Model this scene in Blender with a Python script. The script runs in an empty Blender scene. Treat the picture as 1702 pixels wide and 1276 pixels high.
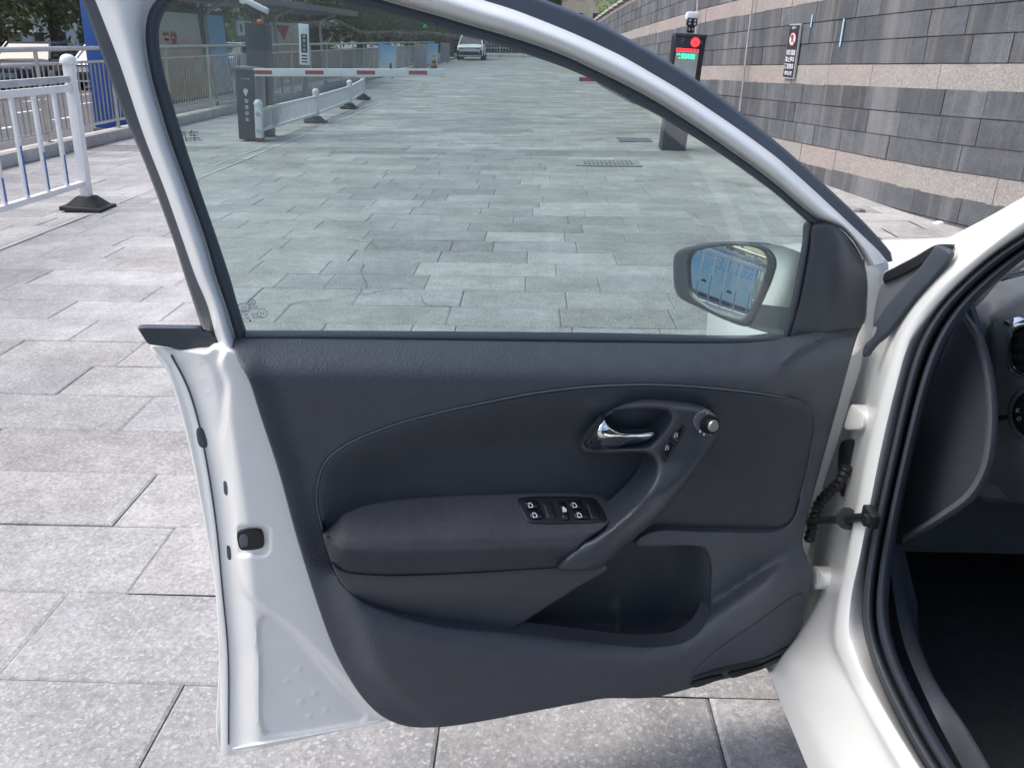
import bpy, bmesh, math, random
import numpy as np
from mathutils import Vector, Matrix
from mathutils.geometry import delaunay_2d_cdt
random.seed(7); rng = np.random.default_rng(7)
scene = bpy.context.scene
C = scene.collection
R = math.radians

# ---------------------------------------------------------------- camera
EYE = np.array([0.0, 0.0, 1.40])
FOC = 1300.0; IW, IH = 1702, 1276
_v = np.array([39.0, -571.0, FOC]); _v /= np.linalg.norm(_v)      # street direction seen by the lens
_h = np.array([1, 0.008, 0.0])
_n = np.cross(_v, _h); _n /= np.linalg.norm(_n)
if _n[1] > 0: _n = -_n
_r = np.cross(_n, _v)
if _r[0] < 0: _r = -_r
WC = np.array([_r, _v, _n])                                        # world axes in lens axes
cam_d = bpy.data.cameras.new('camera'); cam = bpy.data.objects.new('camera', cam_d); C.objects.link(cam)
cam_d.sensor_fit = 'HORIZONTAL'; cam_d.sensor_width = 36; cam_d.lens = 36 * FOC / IW
cam_d.clip_start = 0.02; cam_d.clip_end = 2000
_m = Matrix.Identity(4)
for i in range(3):
    _m[i][0] = WC[i, 0]; _m[i][1] = -WC[i, 1]; _m[i][2] = -WC[i, 2]; _m[i][3] = EYE[i]
cam.matrix_world = _m
scene.camera = cam

# ---------------------------------------------------------------- light
SUN_EL, SUN_AZ = 60.0, -84.0          # azimuth from +Y towards +X, degrees
w = bpy.data.worlds.new('World'); scene.world = w; w.use_nodes = True
nt = w.node_tree; bgn = nt.nodes['Background']
sky = nt.nodes.new('ShaderNodeTexSky'); sky.sky_type = 'NISHITA'; sky.sun_disc = False
sky.sun_elevation = R(SUN_EL); sky.sun_rotation = R(SUN_AZ)
sky.air_density = 1.0; sky.dust_density = 4.5; sky.ozone_density = 0.8
nt.links.new(sky.outputs[0], bgn.inputs[0]); bgn.inputs[1].default_value = 0.15
sd = bpy.data.lights.new('sun', 'SUN'); sd.energy = 1.1; sd.angle = R(42); sd.color = (1.0, 0.97, 0.93)
so = bpy.data.objects.new('sun', sd); C.objects.link(so)
_sdir = Vector((math.sin(R(SUN_AZ)) * math.cos(R(SUN_EL)), math.cos(R(SUN_AZ)) * math.cos(R(SUN_EL)), math.sin(R(SUN_EL))))
so.rotation_euler = _sdir.to_track_quat('Z', 'Y').to_euler()
vs = scene.view_settings
vs.view_transform = 'Standard'; vs.look = 'None'; vs.exposure = 0.84; vs.gamma = 1.0; vs.use_curve_mapping = False

# ---------------------------------------------------------------- measuring helpers (photo sight lines met with real planes)
def rays(p):
    p = np.atleast_2d(np.asarray(p, float))
    d = np.stack([p[:, 0] - 851.0, p[:, 1] - 638.0, np.full(len(p), FOC)], 1)
    return d @ WC.T
def hit(p, q, n):
    d = rays(p); n = np.asarray(n, float); q = np.asarray(q, float)
    q = np.broadcast_to(q, (len(d), 3))
    t = ((q - EYE) @ n) / (d @ n)
    return EYE + d * t[:, None]
def on_x(p, x): return hit(p, (x, 0, 0), (1, 0, 0))
def on_y(p, y): return hit(p, (0, y, 0), (0, 1, 0))
def on_g(p, z=0.0): return hit(p, (0, 0, z), (0, 0, 1))
HINGE = np.array([0.49, 1.25, 0.0]); DA = R(74)
DU = np.array([-math.sin(DA), -math.cos(DA), 0]); DN = np.array([math.cos(DA), -math.sin(DA), 0])  # along the door, towards its inner side
def door_map(p, wv):
    p = np.atleast_2d(np.asarray(p, float))
    wv = np.broadcast_to(np.asarray(wv, float), (len(p),))
    return hit(p, HINGE + wv[:, None] * DN, DN)
def xmap(x0):
    def f(p, wv):
        p = np.atleast_2d(np.asarray(p, float)); wv = np.broadcast_to(np.asarray(wv, float), (len(p),))
        d = rays(p); t = (x0 - wv) / d[:, 0]
        return EYE + d * t[:, None]
    return f
def ymap(y0):
    def f(p, wv):
        p = np.atleast_2d(np.asarray(p, float)); wv = np.broadcast_to(np.asarray(wv, float), (len(p),))
        d = rays(p); t = (y0 - wv) / d[:, 1]
        return EYE + d * t[:, None]
    return f

# ---------------------------------------------------------------- object helpers
WORLD = {}
def reg(o, m=None): WORLD[o.name] = m.copy() if m is not None else Matrix.Identity(4); return o
def child(o, p, local=False):
    o.parent = p
    if not local: o.matrix_parent_inverse = WORLD[p.name].inverted()
    WORLD[o.name] = Matrix.Identity(4)
    return o
def tag(o, label=None, cat=None, group=None, kind=None):
    if label: o['label'] = label
    if cat: o['category'] = cat
    if group: o['group'] = group
    if kind: o['kind'] = kind
    return o
def thing(name, label, cat, loc=(0, 0, 0), group=None, rot=(0, 0, 0)):
    o = bpy.data.objects.new(name, None); C.objects.link(o); o.empty_display_size = 0.1
    o.location = loc; o.rotation_euler = rot
    m = Matrix.Translation(loc) @ Matrix(o.rotation_euler.to_matrix()).to_4x4()
    reg(o, m); tag(o, label, cat, group); return o
def new_obj(name, me, mat, parent=None, smooth=False, local=False, angle=40):
    if mat is not None and not me.materials: me.materials.append(mat)
    if smooth:
        me.polygons.foreach_set('use_smooth', [True] * len(me.polygons))
        me.set_sharp_from_angle(angle=R(angle))
    o = bpy.data.objects.new(name, me); C.objects.link(o); reg(o)
    if parent is not None: child(o, parent, local)
    return o
class MB:
    """collects shapes for ONE mesh"""
    def __init__(s): s.v = []; s.f = []; s.mi = []; s.cur = 0
    def add(s, vs, fs):
        b = len(s.v); s.v += [tuple(map(float, q)) for q in vs]
        for f in fs: s.f.append(tuple(i + b for i in f)); s.mi.append(s.cur)
        return s
    def box(s, c, d, rz=0, bev=0.0, rot=None):
        x, y, z = [q / 2 for q in d]
        m = Matrix.Rotation(rz, 3, 'Z') if rot is None else rot
        if bev <= 0:
            P = [(-x, -y, -z), (x, -y, -z), (x, y, -z), (-x, y, -z), (-x, -y, z), (x, -y, z), (x, y, z), (-x, y, z)]
            F = [(0, 3, 2, 1), (4, 5, 6, 7), (0, 1, 5, 4), (1, 2, 6, 5), (2, 3, 7, 6), (3, 0, 4, 7)]
        else:
            b = min(bev, x * .9, y * .9, z * .9); bm = bmesh.new(); bmesh.ops.create_cube(bm, size=1)
            for vv in bm.verts: vv.co = (vv.co.x * 2 * x, vv.co.y * 2 * y, vv.co.z * 2 * z)
            bmesh.ops.bevel(bm, geom=bm.edges[:], offset=b, segments=2, affect='EDGES', profile=.6)
            bm.verts.index_update()
            P = [tuple(vv.co) for vv in bm.verts]; F = [tuple(vv.index for vv in f.verts) for f in bm.faces]; bm.free()
        c = Vector(c)
        return s.add([m @ Vector(p) + c for p in P], F)
    def cyl(s, a, b, r, r2=None, n=12, cap=True):
        a = Vector(a); b = Vector(b); r2 = r if r2 is None else r2
        q = (b - a).to_track_quat('Z', 'Y'); P = []
        for i in range(n):
            t = 2 * math.pi * i / n; e = q @ Vector((math.cos(t), math.sin(t), 0)); P.append(a + e * r)
        for i in range(n):
            t = 2 * math.pi * i / n; e = q @ Vector((math.cos(t), math.sin(t), 0)); P.append(b + e * r2)
        F = [(i, (i + 1) % n, n + (i + 1) % n, n + i) for i in range(n)]
        if cap: F += [tuple(range(n - 1, -1, -1)), tuple(range(n, 2 * n))]
        return s.add(P, F)
    def tube(s, pts, rs, n=8):
        pts = [Vector(p) for p in pts]; P = []; up = Vector((0.13, 0.21, 0.97))
        if not hasattr(rs, '__len__'): rs = [rs] * len(pts)
        for i, p in enumerate(pts):
            t = (pts[min(i + 1, len(pts) - 1)] - pts[max(i - 1, 0)]).normalized()
            a = t.cross(up).normalized()
            if a.length < .1: a = t.cross(Vector((1, 0, 0))).normalized()
            b = t.cross(a)
            for k in range(n):
                th = 2 * math.pi * k / n; P.append(p + (a * math.cos(th) + b * math.sin(th)) * rs[i])
        F = []
        for i in range(len(pts) - 1):
            for k in range(n): F.append((i * n + k, i * n + (k + 1) % n, (i + 1) * n + (k + 1) % n, (i + 1) * n + k))
        F += [tuple(range(n - 1, -1, -1)), tuple(range((len(pts) - 1) * n, len(pts) * n))]
        return s.add(P, F)
    def prism(s, poly, lo, hi, axis='x'):
        """outline (a,b) extruded along an axis"""
        n = len(poly)
        def mk(a, b, c): return {'x': (c, a, b), 'y': (a, c, b), 'z': (a, b, c)}[axis]
        P = [mk(a, b, lo) for a, b in poly] + [mk(a, b, hi) for a, b in poly]
        F = [tuple(range(n)), tuple(range(2 * n - 1, n - 1, -1))] + [(i, n + i, n + (i + 1) % n, (i + 1) % n) for i in range(n)]
        return s.add(P, F)
    def dome(s, c, rx, ry, rz, n=12, m=5):
        P = []; 
        for j in range(m + 1):
            t = math.pi / 2 * j / m
            for i in range(n):
                a = 2 * math.pi * i / n; P.append((c[0] + rx * math.cos(t) * math.cos(a), c[1] + ry * math.cos(t) * math.sin(a), c[2] + rz * math.sin(t)))
        F = [(j * n + i, j * n + (i + 1) % n, (j + 1) * n + (i + 1) % n, (j + 1) * n + i) for j in range(m) for i in range(n)] + [tuple(range(n - 1, -1, -1))]
        return s.add(P, F)
    def mesh(s, name):
        me = bpy.data.meshes.new(name); me.from_pydata(s.v, [], s.f); me.update(); return me
    def build(s, name, mat, parent=None, smooth=False, local=False, angle=40, fix=True):
        me = s.mesh(name)
        if isinstance(mat, (list, tuple)):
            for m_ in mat: me.materials.append(m_)
            me.polygons.foreach_set('material_index', s.mi)
        if fix:
            bm = bmesh.new(); bm.from_mesh(me); bmesh.ops.recalc_face_normals(bm, faces=bm.faces); bm.to_mesh(me); bm.free()
        return new_obj(name, me, None if isinstance(mat, (list, tuple)) else mat, parent, smooth, local, angle)
def copy_tree(o, parent=None):
    c = o.copy(); C.objects.link(c); WORLD[c.name] = WORLD[o.name].copy()
    if parent is not None: c.parent = parent; c.matrix_parent_inverse = o.matrix_parent_inverse.copy()
    for ch in [k for k in bpy.data.objects if k.parent == o]: copy_tree(ch, c)
    return c

# splines and panels -----------------------------------------------------------
def spline(pts, closed=False, step=4.0, smooth=True):
    P = np.asarray(pts, float)
    if not smooth:
        Q = np.vstack([P, P[:1]]) if closed else P
    else:
        n = len(P); out = []
        idx = range(n if closed else n - 1)
        for i in idx:
            g = (lambda k: P[k % n]) if closed else (lambda k: P[min(max(k, 0), n - 1)])
            p0, p1, p2, p3 = g(i - 1), g(i), g(i + 1), g(i + 2)
            if not closed and i == 0: p0 = 2 * p1 - p2
            if not closed and i == n - 2: p3 = 2 * p2 - p1
            t0 = 0; t1 = t0 + max(np.linalg.norm(p1 - p0), 1e-3) ** .5; t2 = t1 + max(np.linalg.norm(p2 - p1), 1e-3) ** .5; t3 = t2 + max(np.linalg.norm(p3 - p2), 1e-3) ** .5
            for t in np.linspace(t1, t2, 12, endpoint=False):
                a1 = (t1 - t) / (t1 - t0) * p0 + (t - t0) / (t1 - t0) * p1
                a2 = (t2 - t) / (t2 - t1) * p1 + (t - t1) / (t2 - t1) * p2
                a3 = (t3 - t) / (t3 - t2) * p2 + (t - t2) / (t3 - t2) * p3
                b1 = (t2 - t) / (t2 - t0) * a1 + (t - t0) / (t2 - t0) * a2
                b2 = (t3 - t) / (t3 - t1) * a2 + (t - t1) / (t3 - t1) * a3
                out.append((t2 - t) / (t2 - t1) * b1 + (t - t1) / (t2 - t1) * b2)
        out.append(P[0] if closed else P[-1]); Q = np.array(out)
    L = np.r_[0, np.cumsum(np.linalg.norm(np.diff(Q, axis=0), axis=1))]
    m = max(int(round(L[-1] / step)), 4)
    s = np.linspace(0, L[-1], m + 1)
    if closed: s = s[:-1]
    return np.stack([np.interp(s, L, Q[:, k]) for k in range(Q.shape[1])], 1)
def inside(P, poly):
    x, y = P[:, 0][:, None], P[:, 1][:, None]; a = poly; b = np.roll(poly, -1, 0)
    c = ((a[:, 1] > y) != (b[:, 1] > y)) & (x < (b[:, 0] - a[:, 0]) * (y - a[:, 1]) / (b[:, 1] - a[:, 1] + 1e-12) + a[:, 0])
    return c.sum(1) % 2 == 1
def bdist(P, poly):
    a = poly; b = np.roll(poly, -1, 0); ab = b - a; out = np.empty(len(P))
    for i in range(0, len(P), 2000):
        q = P[i:i + 2000][:, None, :]
        t = np.clip(((q - a) * ab).sum(2) / ((ab ** 2).sum(1) + 1e-9), 0, 1)
        out[i:i + 2000] = np.sqrt((((q - a) - t[..., None] * ab) ** 2).sum(2)).min(1)
    return out
def sst(x, a=0., b=1.): t = np.clip((np.asarray(x, float) - a) / (b - a), 0, 1); return t * t * (3 - 2 * t)
def panel(name, outline, wf, mat, parent, mp=door_map, sp=9., r=5., e=.004, depth=.02, holes=(), smooth=True, step=None, angle=50, dense=None, flat=False):
    """a moulded sheet: outline in sight-line coordinates, relief wf(x,y) above its plane, rounded rim, returned edge"""
    st = step or max(sp * .5, 2.)
    loops = [spline(outline, True, st, smooth)] + [spline(h, True, st, smooth) for h in holes]
    pts = [l for l in loops]; edges = []; b = 0
    for l in loops:
        n = len(l); edges += [(b + i, b + (i + 1) % n) for i in range(n)]; b += n
    nb = b
    def ok(P, dmin):
        k = inside(P, loops[0])
        for h in loops[1:]: k &= ~inside(P, h)
        d = np.min([bdist(P, l) for l in loops], 0)
        return k & (d > dmin), d
    extra = []
    for li, l in enumerate(loops):
        t = np.roll(l, -1, 0) - np.roll(l, 1, 0); nn = np.stack([-t[:, 1], t[:, 0]], 1); nn /= np.linalg.norm(nn, axis=1)[:, None] + 1e-9
        for fr in (.18, .5, 1.0):
            for sg in (1, -1):
                q = l + nn * sg * r * fr; k, _ = ok(q, r * fr * .93); extra.append(q[k])
    lo = loops[0].min(0); hi = loops[0].max(0)
    if not flat:
        gx, gy = np.meshgrid(np.arange(lo[0], hi[0], sp), np.arange(lo[1], hi[1], sp)); G = np.stack([gx.ravel(), gy.ravel()], 1)
        if dense: G = G[~((G[:, 0] > dense[0]) & (G[:, 0] < dense[1]) & (G[:, 1] > dense[2]) & (G[:, 1] < dense[3]))]
        k, _ = ok(G, r + sp * .45); extra.append(G[k])
        if dense:
            gx, gy = np.meshgrid(np.arange(dense[0], dense[1], dense[4]), np.arange(dense[2], dense[3], dense[4])); G = np.stack([gx.ravel(), gy.ravel()], 1); k, _ = ok(G, r + dense[4] * .5); extra.append(G[k])
    A = np.vstack(pts + extra)
    o = delaunay_2d_cdt([Vector(q) for q in A], edges, [], 0, 1e-4)
    V = np.array([tuple(q) for q in o[0]]); T = np.array([t for t in o[2]], int)
    cen = V[T].mean(1); k = inside(cen, loops[0])
    for h in loops[1:]: k &= ~inside(cen, h)
    T = T[k]
    d = np.min([bdist(V, l) for l in loops], 0)
    q = 1 - np.clip(d / r, 0, 1)
    W = (wf(V[:, 0], V[:, 1]) if callable(wf) else np.full(len(V), wf)) - e * (1 - np.sqrt(np.clip(1 - q * q, 0, 1)))
    P3 = mp(V, W)
    # returned edge
    cnt = {}
    for t in T:
        for i in range(3):
            a_, b_ = int(t[i]), int(t[(i + 1) % 3]); cnt[(a_, b_)] = 1
    rim = [ab for ab in cnt if (ab[1], ab[0]) not in cnt]
    verts = [tuple(p) for p in P3]; faces = [tuple(int(i) for i in t) for t in T]
    back = {}; Pb = mp(V, W - depth)
    # move straight back from the rim so the return is square to the plane
    z0 = mp(np.array([[851., 638.]]), 0.)[0]; z1 = mp(np.array([[851., 638.]]), 1e-2)[0]
    nv = getattr(mp, 'nrm', None)
    if nv is None: nv = DN if mp is door_map else None
    for a_, b_ in rim:
        for i in (a_, b_):
            if i not in back:
                back[i] = len(verts)
                verts.append(tuple(P3[i] - np.asarray(nv) * depth) if nv is not None else tuple(Pb[i]))
        faces.append((b_, a_, back[a_], back[b_]))
    me = bpy.data.meshes.new(name); me.from_pydata(verts, [], faces); me.update()
    # face towards the lens
    pc = me.polygons[0]; 
    if (Vector(EYE) - pc.center).dot(pc.normal) < 0: me.flip_normals()
    return new_obj(name, me, mat, parent, True, angle=angle)
def strip(name, A, B, wf, mat, parent, mp=door_map, N=60, M=8, closed=False, curves=None, angle=60, mats=None):
    """band between two drawn curves, wf(t) across it"""
    a = resample(A, N); b = resample(B, N); vs = []; fs = []
    for j in range(M + 1):
        t = j / M; q = a * (1 - t) + b * t
        wv = wf(t) if callable(wf) else wf
        vs += [tuple(p) for p in mp(q, wv)]
    for j in range(M):
        for i in range(N - 1): fs.append((j * N + i, j * N + i + 1, (j + 1) * N + i + 1, (j + 1) * N + i))
    me = bpy.data.meshes.new(name); me.from_pydata(vs, [], fs); me.update()
    pc = me.polygons[len(me.polygons) // 2]
    if (Vector(EYE) - pc.center).dot(pc.normal) < 0: me.flip_normals()
    return new_obj(name, me, mat, parent, True, angle=angle)
def resample(P, N):
    P = np.asarray(P, float); Q = spline(P, False, np.linalg.norm(np.diff(P, axis=0), axis=1).sum() / 240.); L = np.r_[0, np.cumsum(np.linalg.norm(np.diff(Q, axis=0), axis=1))]; s = np.linspace(0, L[-1], N)
    return np.stack([np.interp(s, L, Q[:, k]) for k in range(Q.shape[1])], 1)
def loft(name, curves, mat, parent, N=70, sub=3, angle=60):
    """surface through 3-D section curves"""
    cs = [np.asarray(resample(c, N)) for c in curves]
    ks = np.array(cs); n = len(cs); T = np.linspace(0, n - 1, (n - 1) * sub + 1); rows = []
    for t in T:
        i = min(int(t), n - 2); f = t - i
        p0 = ks[max(i - 1, 0)]; p1 = ks[i]; p2 = ks[i + 1]; p3 = ks[min(i + 2, n - 1)]
        m1 = (p2 - p0) * (.5 if i > 0 else 1); m2 = (p3 - p1) * (.5 if i + 2 < n else 1)
        rows.append((2 * f ** 3 - 3 * f * f + 1) * p1 + (f ** 3 - 2 * f * f + f) * m1 * .6 + (-2 * f ** 3 + 3 * f * f) * p2 + (f ** 3 - f * f) * m2 * .6)
    vs = [tuple(p) for r_ in rows for p in r_]; M = len(rows)
    fs = [(j * N + i, j * N + i + 1, (j + 1) * N + i + 1, (j + 1) * N + i) for j in range(M - 1) for i in range(N - 1)]
    me = bpy.data.meshes.new(name); me.from_pydata(vs, [], fs); me.update()
    pc = me.polygons[len(me.polygons) // 2]
    if (Vector(EYE) - pc.center).dot(pc.normal) < 0: me.flip_normals()
    return new_obj(name, me, mat, parent, True, angle=angle)
def text_mesh(txt, size=1.0, align='CENTER', bold=0.0):
    cu = bpy.data.curves.new('t', 'FONT'); cu.body = txt; cu.size = size; cu.align_x = align; cu.align_y = 'CENTER'
    cu.extrude = 0.0; cu.offset = bold; cu.resolution_u = 3
    o = bpy.data.objects.new('t', cu); C.objects.link(o)
    dg = bpy.context.evaluated_depsgraph_get(); me = bpy.data.meshes.new_from_object(o.evaluated_get(dg))
    bpy.data.objects.remove(o); bpy.data.curves.remove(cu); return me
def put_text(name, txt, size, mat, parent, origin, ax, ay, bold=0.0, align='CENTER'):
    """flat print: text laid on the plane spanned by ax, ay at origin"""
    me = text_mesh(txt, size, align, bold); ax = np.asarray(ax, float); ay = np.asarray(ay, float); o3 = np.asarray(origin, float)
    for v in me.vertices: v.co = Vector(o3 + ax * v.co.x + ay * v.co.y)
    me.update(); me.materials.clear()
    return new_obj(name, me, mat, parent)
# ---------------------------------------------------------------- materials
def srgb(h):
    h = h.lstrip('#'); c = [int(h[i:i + 2], 16) / 255 for i in (0, 2, 4)]
    return tuple(x / 12.92 if x < .04045 else ((x + .055) / 1.055) ** 2.4 for x in c)
def mat(name, col=(.5, .5, .5), rough=.5, metal=0., spec=.5, coat=0., noise=None, bump=None, objcol=None, emit=None, estr=0., fleck=None, streak=None):
    """noise=(scale, amount) colour mottling; bump=(scale, strength, dist); objcol: 'object' or attribute name multiplies colour"""
    m = bpy.data.materials.new(name); m.use_nodes = True; t = m.node_tree; b = t.nodes['Principled BSDF']
    b.inputs['Base Color'].default_value = (*col, 1); b.inputs['Roughness'].default_value = rough; b.inputs['Metallic'].default_value = metal
    b.inputs['Specular IOR Level'].default_value = spec
    if coat: b.inputs['Coat Weight'].default_value = coat; b.inputs['Coat Roughness'].default_value = .06
    tc = t.nodes.new('ShaderNodeNewGeometry'); pos = tc.outputs['Position']
    cur = None
    def mixc(fac, a, c2, mode='MIX'):
        x = t.nodes.new('ShaderNodeMix'); x.data_type = 'RGBA'; x.blend_type = mode
        if hasattr(fac, 'links') or hasattr(fac, 'is_linked'): t.links.new(fac, x.inputs['Factor'])
        else: x.inputs['Factor'].default_value = fac
        for s_, q in (('A', a), ('B', c2)):
            i = [k for k in x.inputs if k.name == s_ and k.type == 'RGBA'][0]
            if isinstance(q, tuple): i.default_value = (*q[:3], 1)
            else: t.links.new(q, i)
        return [k for k in x.outputs if k.type == 'RGBA'][0]
    cur = tuple(col)
    def ntex(scale, det=4., rgh=.6):
        n = t.nodes.new('ShaderNodeTexNoise'); n.inputs['Scale'].default_value = scale; n.inputs['Detail'].default_value = det; n.inputs['Roughness'].default_value = rgh
        t.links.new(pos, n.inputs['Vector']); return n.outputs['Fac']
    def ramp(f, a, c, va=0., vc=1.):
        r_ = t.nodes.new('ShaderNodeMapRange'); r_.inputs[1].default_value = a; r_.inputs[2].default_value = c; r_.inputs[3].default_value = va; r_.inputs[4].default_value = vc
        t.links.new(f, r_.inputs[0]); return r_.outputs[0]
    if objcol:
        if objcol == 'object': oi = t.nodes.new('ShaderNodeObjectInfo'); cur = oi.outputs['Color']
        else:
            at = t.nodes.new('ShaderNodeAttribute'); at.attribute_name = objcol; cur = at.outputs['Color']
    if noise:
        for sc_, am in (noise if isinstance(noise[0], tuple) else (noise,)):
            f = ramp(ntex(sc_), .3, .7)
            if isinstance(cur, tuple):
                dk = tuple(c * (1 - am) for c in cur); lt = tuple(min(c * (1 + am), 1) for c in cur); cur = mixc(f, dk, lt)
            else:
                g = ramp(ntex(sc_), .3, .7, 1 - am, 1 + am); v = t.nodes.new('ShaderNodeCombineColor')
                for i in range(3): t.links.new(g, v.inputs[i])
                cur = mixc(1.0, cur, v.outputs[0], 'MULTIPLY')
    if fleck:
        for sc_, lo, hi, fc in fleck:
            vo = t.nodes.new('ShaderNodeTexVoronoi'); vo.inputs['Scale'].default_value = sc_; t.links.new(pos, vo.inputs['Vector'])
            sep = t.nodes.new('ShaderNodeSeparateColor'); t.links.new(vo.outputs['Color'], sep.inputs[0])
            f = ramp(sep.outputs[0], lo, hi, 0., .55); cur = mixc(f, cur, fc)
    if streak:
        mp_ = t.nodes.new('ShaderNodeVectorMath'); mp_.operation = 'MULTIPLY'; mp_.inputs[1].default_value = (1, 1, .035); t.links.new(pos, mp_.inputs[0])
        for sc_, lo, hi, fc in streak:
            n = t.nodes.new('ShaderNodeTexNoise'); n.inputs['Scale'].default_value = sc_; n.inputs['Detail'].default_value = 5; t.links.new(mp_.outputs[0], n.inputs['Vector'])
            cur = mixc(ramp(n.outputs['Fac'], lo, hi, 0., .55), cur, fc)
    if not isinstance(cur, tuple): t.links.new(cur, b.inputs['Base Color'])
    if bump:
        prev = None
        for bb in (bump if isinstance(bump[0], tuple) else (bump,)):
            bn = t.nodes.new('ShaderNodeBump'); bn.inputs['Strength'].default_value = bb[1]; bn.inputs['Distance'].default_value = bb[2]
            if len(bb) > 3 and bb[3] == 'vor':
                vo = t.nodes.new('ShaderNodeTexVoronoi'); vo.inputs['Scale'].default_value = bb[0]; t.links.new(pos, vo.inputs['Vector']); t.links.new(vo.outputs['Distance'], bn.inputs['Height'])
            else: t.links.new(ntex(bb[0], 3.), bn.inputs['Height'])
            if prev is not None: t.links.new(prev, bn.inputs['Normal'])
            prev = bn.outputs[0]
        t.links.new(prev, b.inputs['Normal'])
    if emit: b.inputs['Emission Color'].default_value = (*emit, 1); b.inputs['Emission Strength'].default_value = estr
    return m
M = {}
def granite(name, src):
    return mat(name, (.4, .4, .4), .78, objcol=src, spec=.3, noise=((.55, .20), (2.6, .20), (11., .14), (62., .22), (240., .16)),
               fleck=((150., .80, .99, (.50, .50, .505)), (170., .86, .99, (.22, .22, .225))), bump=((110., .45, .005), (14., .25, .005)))
M['slab'] = granite('granite_slab', 'object'); M['slab_far'] = granite('granite_slab_far', 'tint')
M['joint'] = mat('joint_dirt', (.23, .225, .22), .95, noise=((1.5, .35), (20., .3)))
M['asphalt'] = mat('asphalt', (.085, .087, .095), .9, noise=((2., .15), (90., .2)), bump=(160., .3, .004))
M['line'] = mat('road_paint', (.62, .62, .62), .7, noise=(8., .15))
M['worn'] = mat('worn_paint', (.47, .465, .45), .8, noise=((6., .12), (50., .15)))
M['crack'] = mat('crack_dark', (.14, .14, .14), .95)
M['kerb'] = mat('kerb_stone', (.42, .40, .37), .85, noise=((3., .2), (60., .15)), bump=(60., .3, .004))
M['steel'] = mat('stainless', (.52, .5, .47), .32, 1., noise=(5., .15))
M['steel_dull'] = mat('stainless_dull', (.36, .345, .33), .45, .7, noise=(4., .2))
M['wpaint'] = mat('white_railing_paint', (.74, .74, .74), .45, noise=((6., .06), (40., .05)))
M['wgrey'] = mat('worn_grey_channel', (.42, .43, .45), .5, noise=(9., .2))
M['blue_strip'] = mat('blue_reflector', (.035, .12, .42), .35)
M['blue_pillar'] = mat('blue_panel', (.02, .085, .30), .35, noise=(3., .1))
M['rubber'] = mat('rubber_base', (.035, .035, .038), .85, noise=(12., .3), bump=(50., .3, .004))
M['gate'] = mat('gate_grey_paint', (.030, .037, .048), .45, noise=(4., .1))
M['gate_lt'] = mat('gate_edge_grey', (.13, .14, .16), .4)
M['boomw'] = mat('boom_white', (.72, .73, .74), .4, noise=(8., .06))
M['red'] = mat('red_reflector', (.36, .03, .04), .45)
M['white'] = mat('white_print', (.75, .76, .76), .5)
M['black'] = mat('black_plastic', (.012, .013, .016), .42, bump=(900., .1, .0006))
M['rust'] = mat('rusty_foot', (.16, .07, .04), .9, noise=(40., .4))
M['led_red'] = mat('led_red', (.3, .01, .01), .5, emit=(1., .03, .04), estr=1.6)
M['led_green'] = mat('led_green', (.01, .3, .1), .5, emit=(.03, 1., .35), estr=1.4)
M['tl_green'] = mat('signal_green', (.01, .3, .2), .5, emit=(.05, 1., .65), estr=3.0)
M['tail'] = mat('tail_lamp', (.5, .02, .02), .4, emit=(1., .06, .05), estr=.8)
M['screen'] = mat('screen_grey', (.32, .35, .36), .25, noise=(6., .12))
M['sblack'] = mat('kiosk_black', (.022, .022, .03), .3)
M['sign_navy'] = mat('sign_navy', (.022, .03, .055), .4)
M['wall_dark'] = mat('dark_stone', (.08, .09, .11), .6, objcol='object', streak=((3.2, .50, .70, (.26, .26, .27)), (9., .54, .72, (.24, .225, .20))), noise=((2., .22), (11., .15), (60., .2), (300., .3)), bump=((150., .4, .004), (9., .25, .006)))
M['wall_dark_far'] = mat('dark_stone_far', (.08, .09, .11), .55, objcol='tint', streak=((3.2, .52, .72, (.24, .24, .25)),), noise=((2., .18), (30., .2)), bump=(30., .35, .004))
M['wall_pink'] = mat('pink_granite', (.40, .34, .31), .7, objcol='object', noise=((2., .1), (40., .18)), fleck=((130., .8, .95, (.58, .5, .47)), (110., .86, .96, (.16, .14, .14))), bump=(90., .4, .004))
M['mortar'] = mat('mortar', (.25, .25, .245), .9, noise=((1.3, .5), (7., .4), (25., .3)))
M['lime'] = mat('lime_streak', (.27, .27, .27), .9, noise=(20., .3))
M['ochre'] = mat('ochre_stain', (.24, .19, .13), .9, noise=(20., .3))
M['bark'] = mat('bark', (.12, .1, .085), .9, noise=((6., .3), (30., .3)), bump=(18., .8, .03))
def leaf(name, c):
    m = mat(name, c, .6, spec=.3, objcol=None); t = m.node_tree; b = t.nodes['Principled BSDF']
    at = t.nodes.new('ShaderNodeAttribute'); at.attribute_name = 'tint'
    x = t.nodes.new('ShaderNodeMix'); x.data_type = 'RGBA'; x.blend_type = 'MULTIPLY'; x.inputs['Factor'].default_value = 1
    i = [k for k in x.inputs if k.type == 'RGBA']; i[0].default_value = (*c, 1); t.links.new(at.outputs['Color'], i[1])
    t.links.new([k for k in x.outputs if k.type == 'RGBA'][0], b.inputs['Base Color'])
    tr = t.nodes.new('ShaderNodeBsdfTranslucent'); tr.inputs[0].default_value = (c[0] * 1.6, c[1] * 1.6, c[2] * .8, 1)
    ms = t.nodes.new('ShaderNodeMixShader'); ms.inputs[0].default_value = .35; t.links.new(b.outputs[0], ms.inputs[1]); t.links.new(tr.outputs[0], ms.inputs[2])
    t.links.new(ms.outputs[0], t.nodes['Material Output'].inputs[0]); return m
M['leaf'] = leaf('leaf_grey_green', (.15, .175, .125)); M['leaf2'] = leaf('leaf_bright', (.12, .24, .07)); M['leaf3'] = leaf('leaf_dark', (.06, .08, .05))
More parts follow.
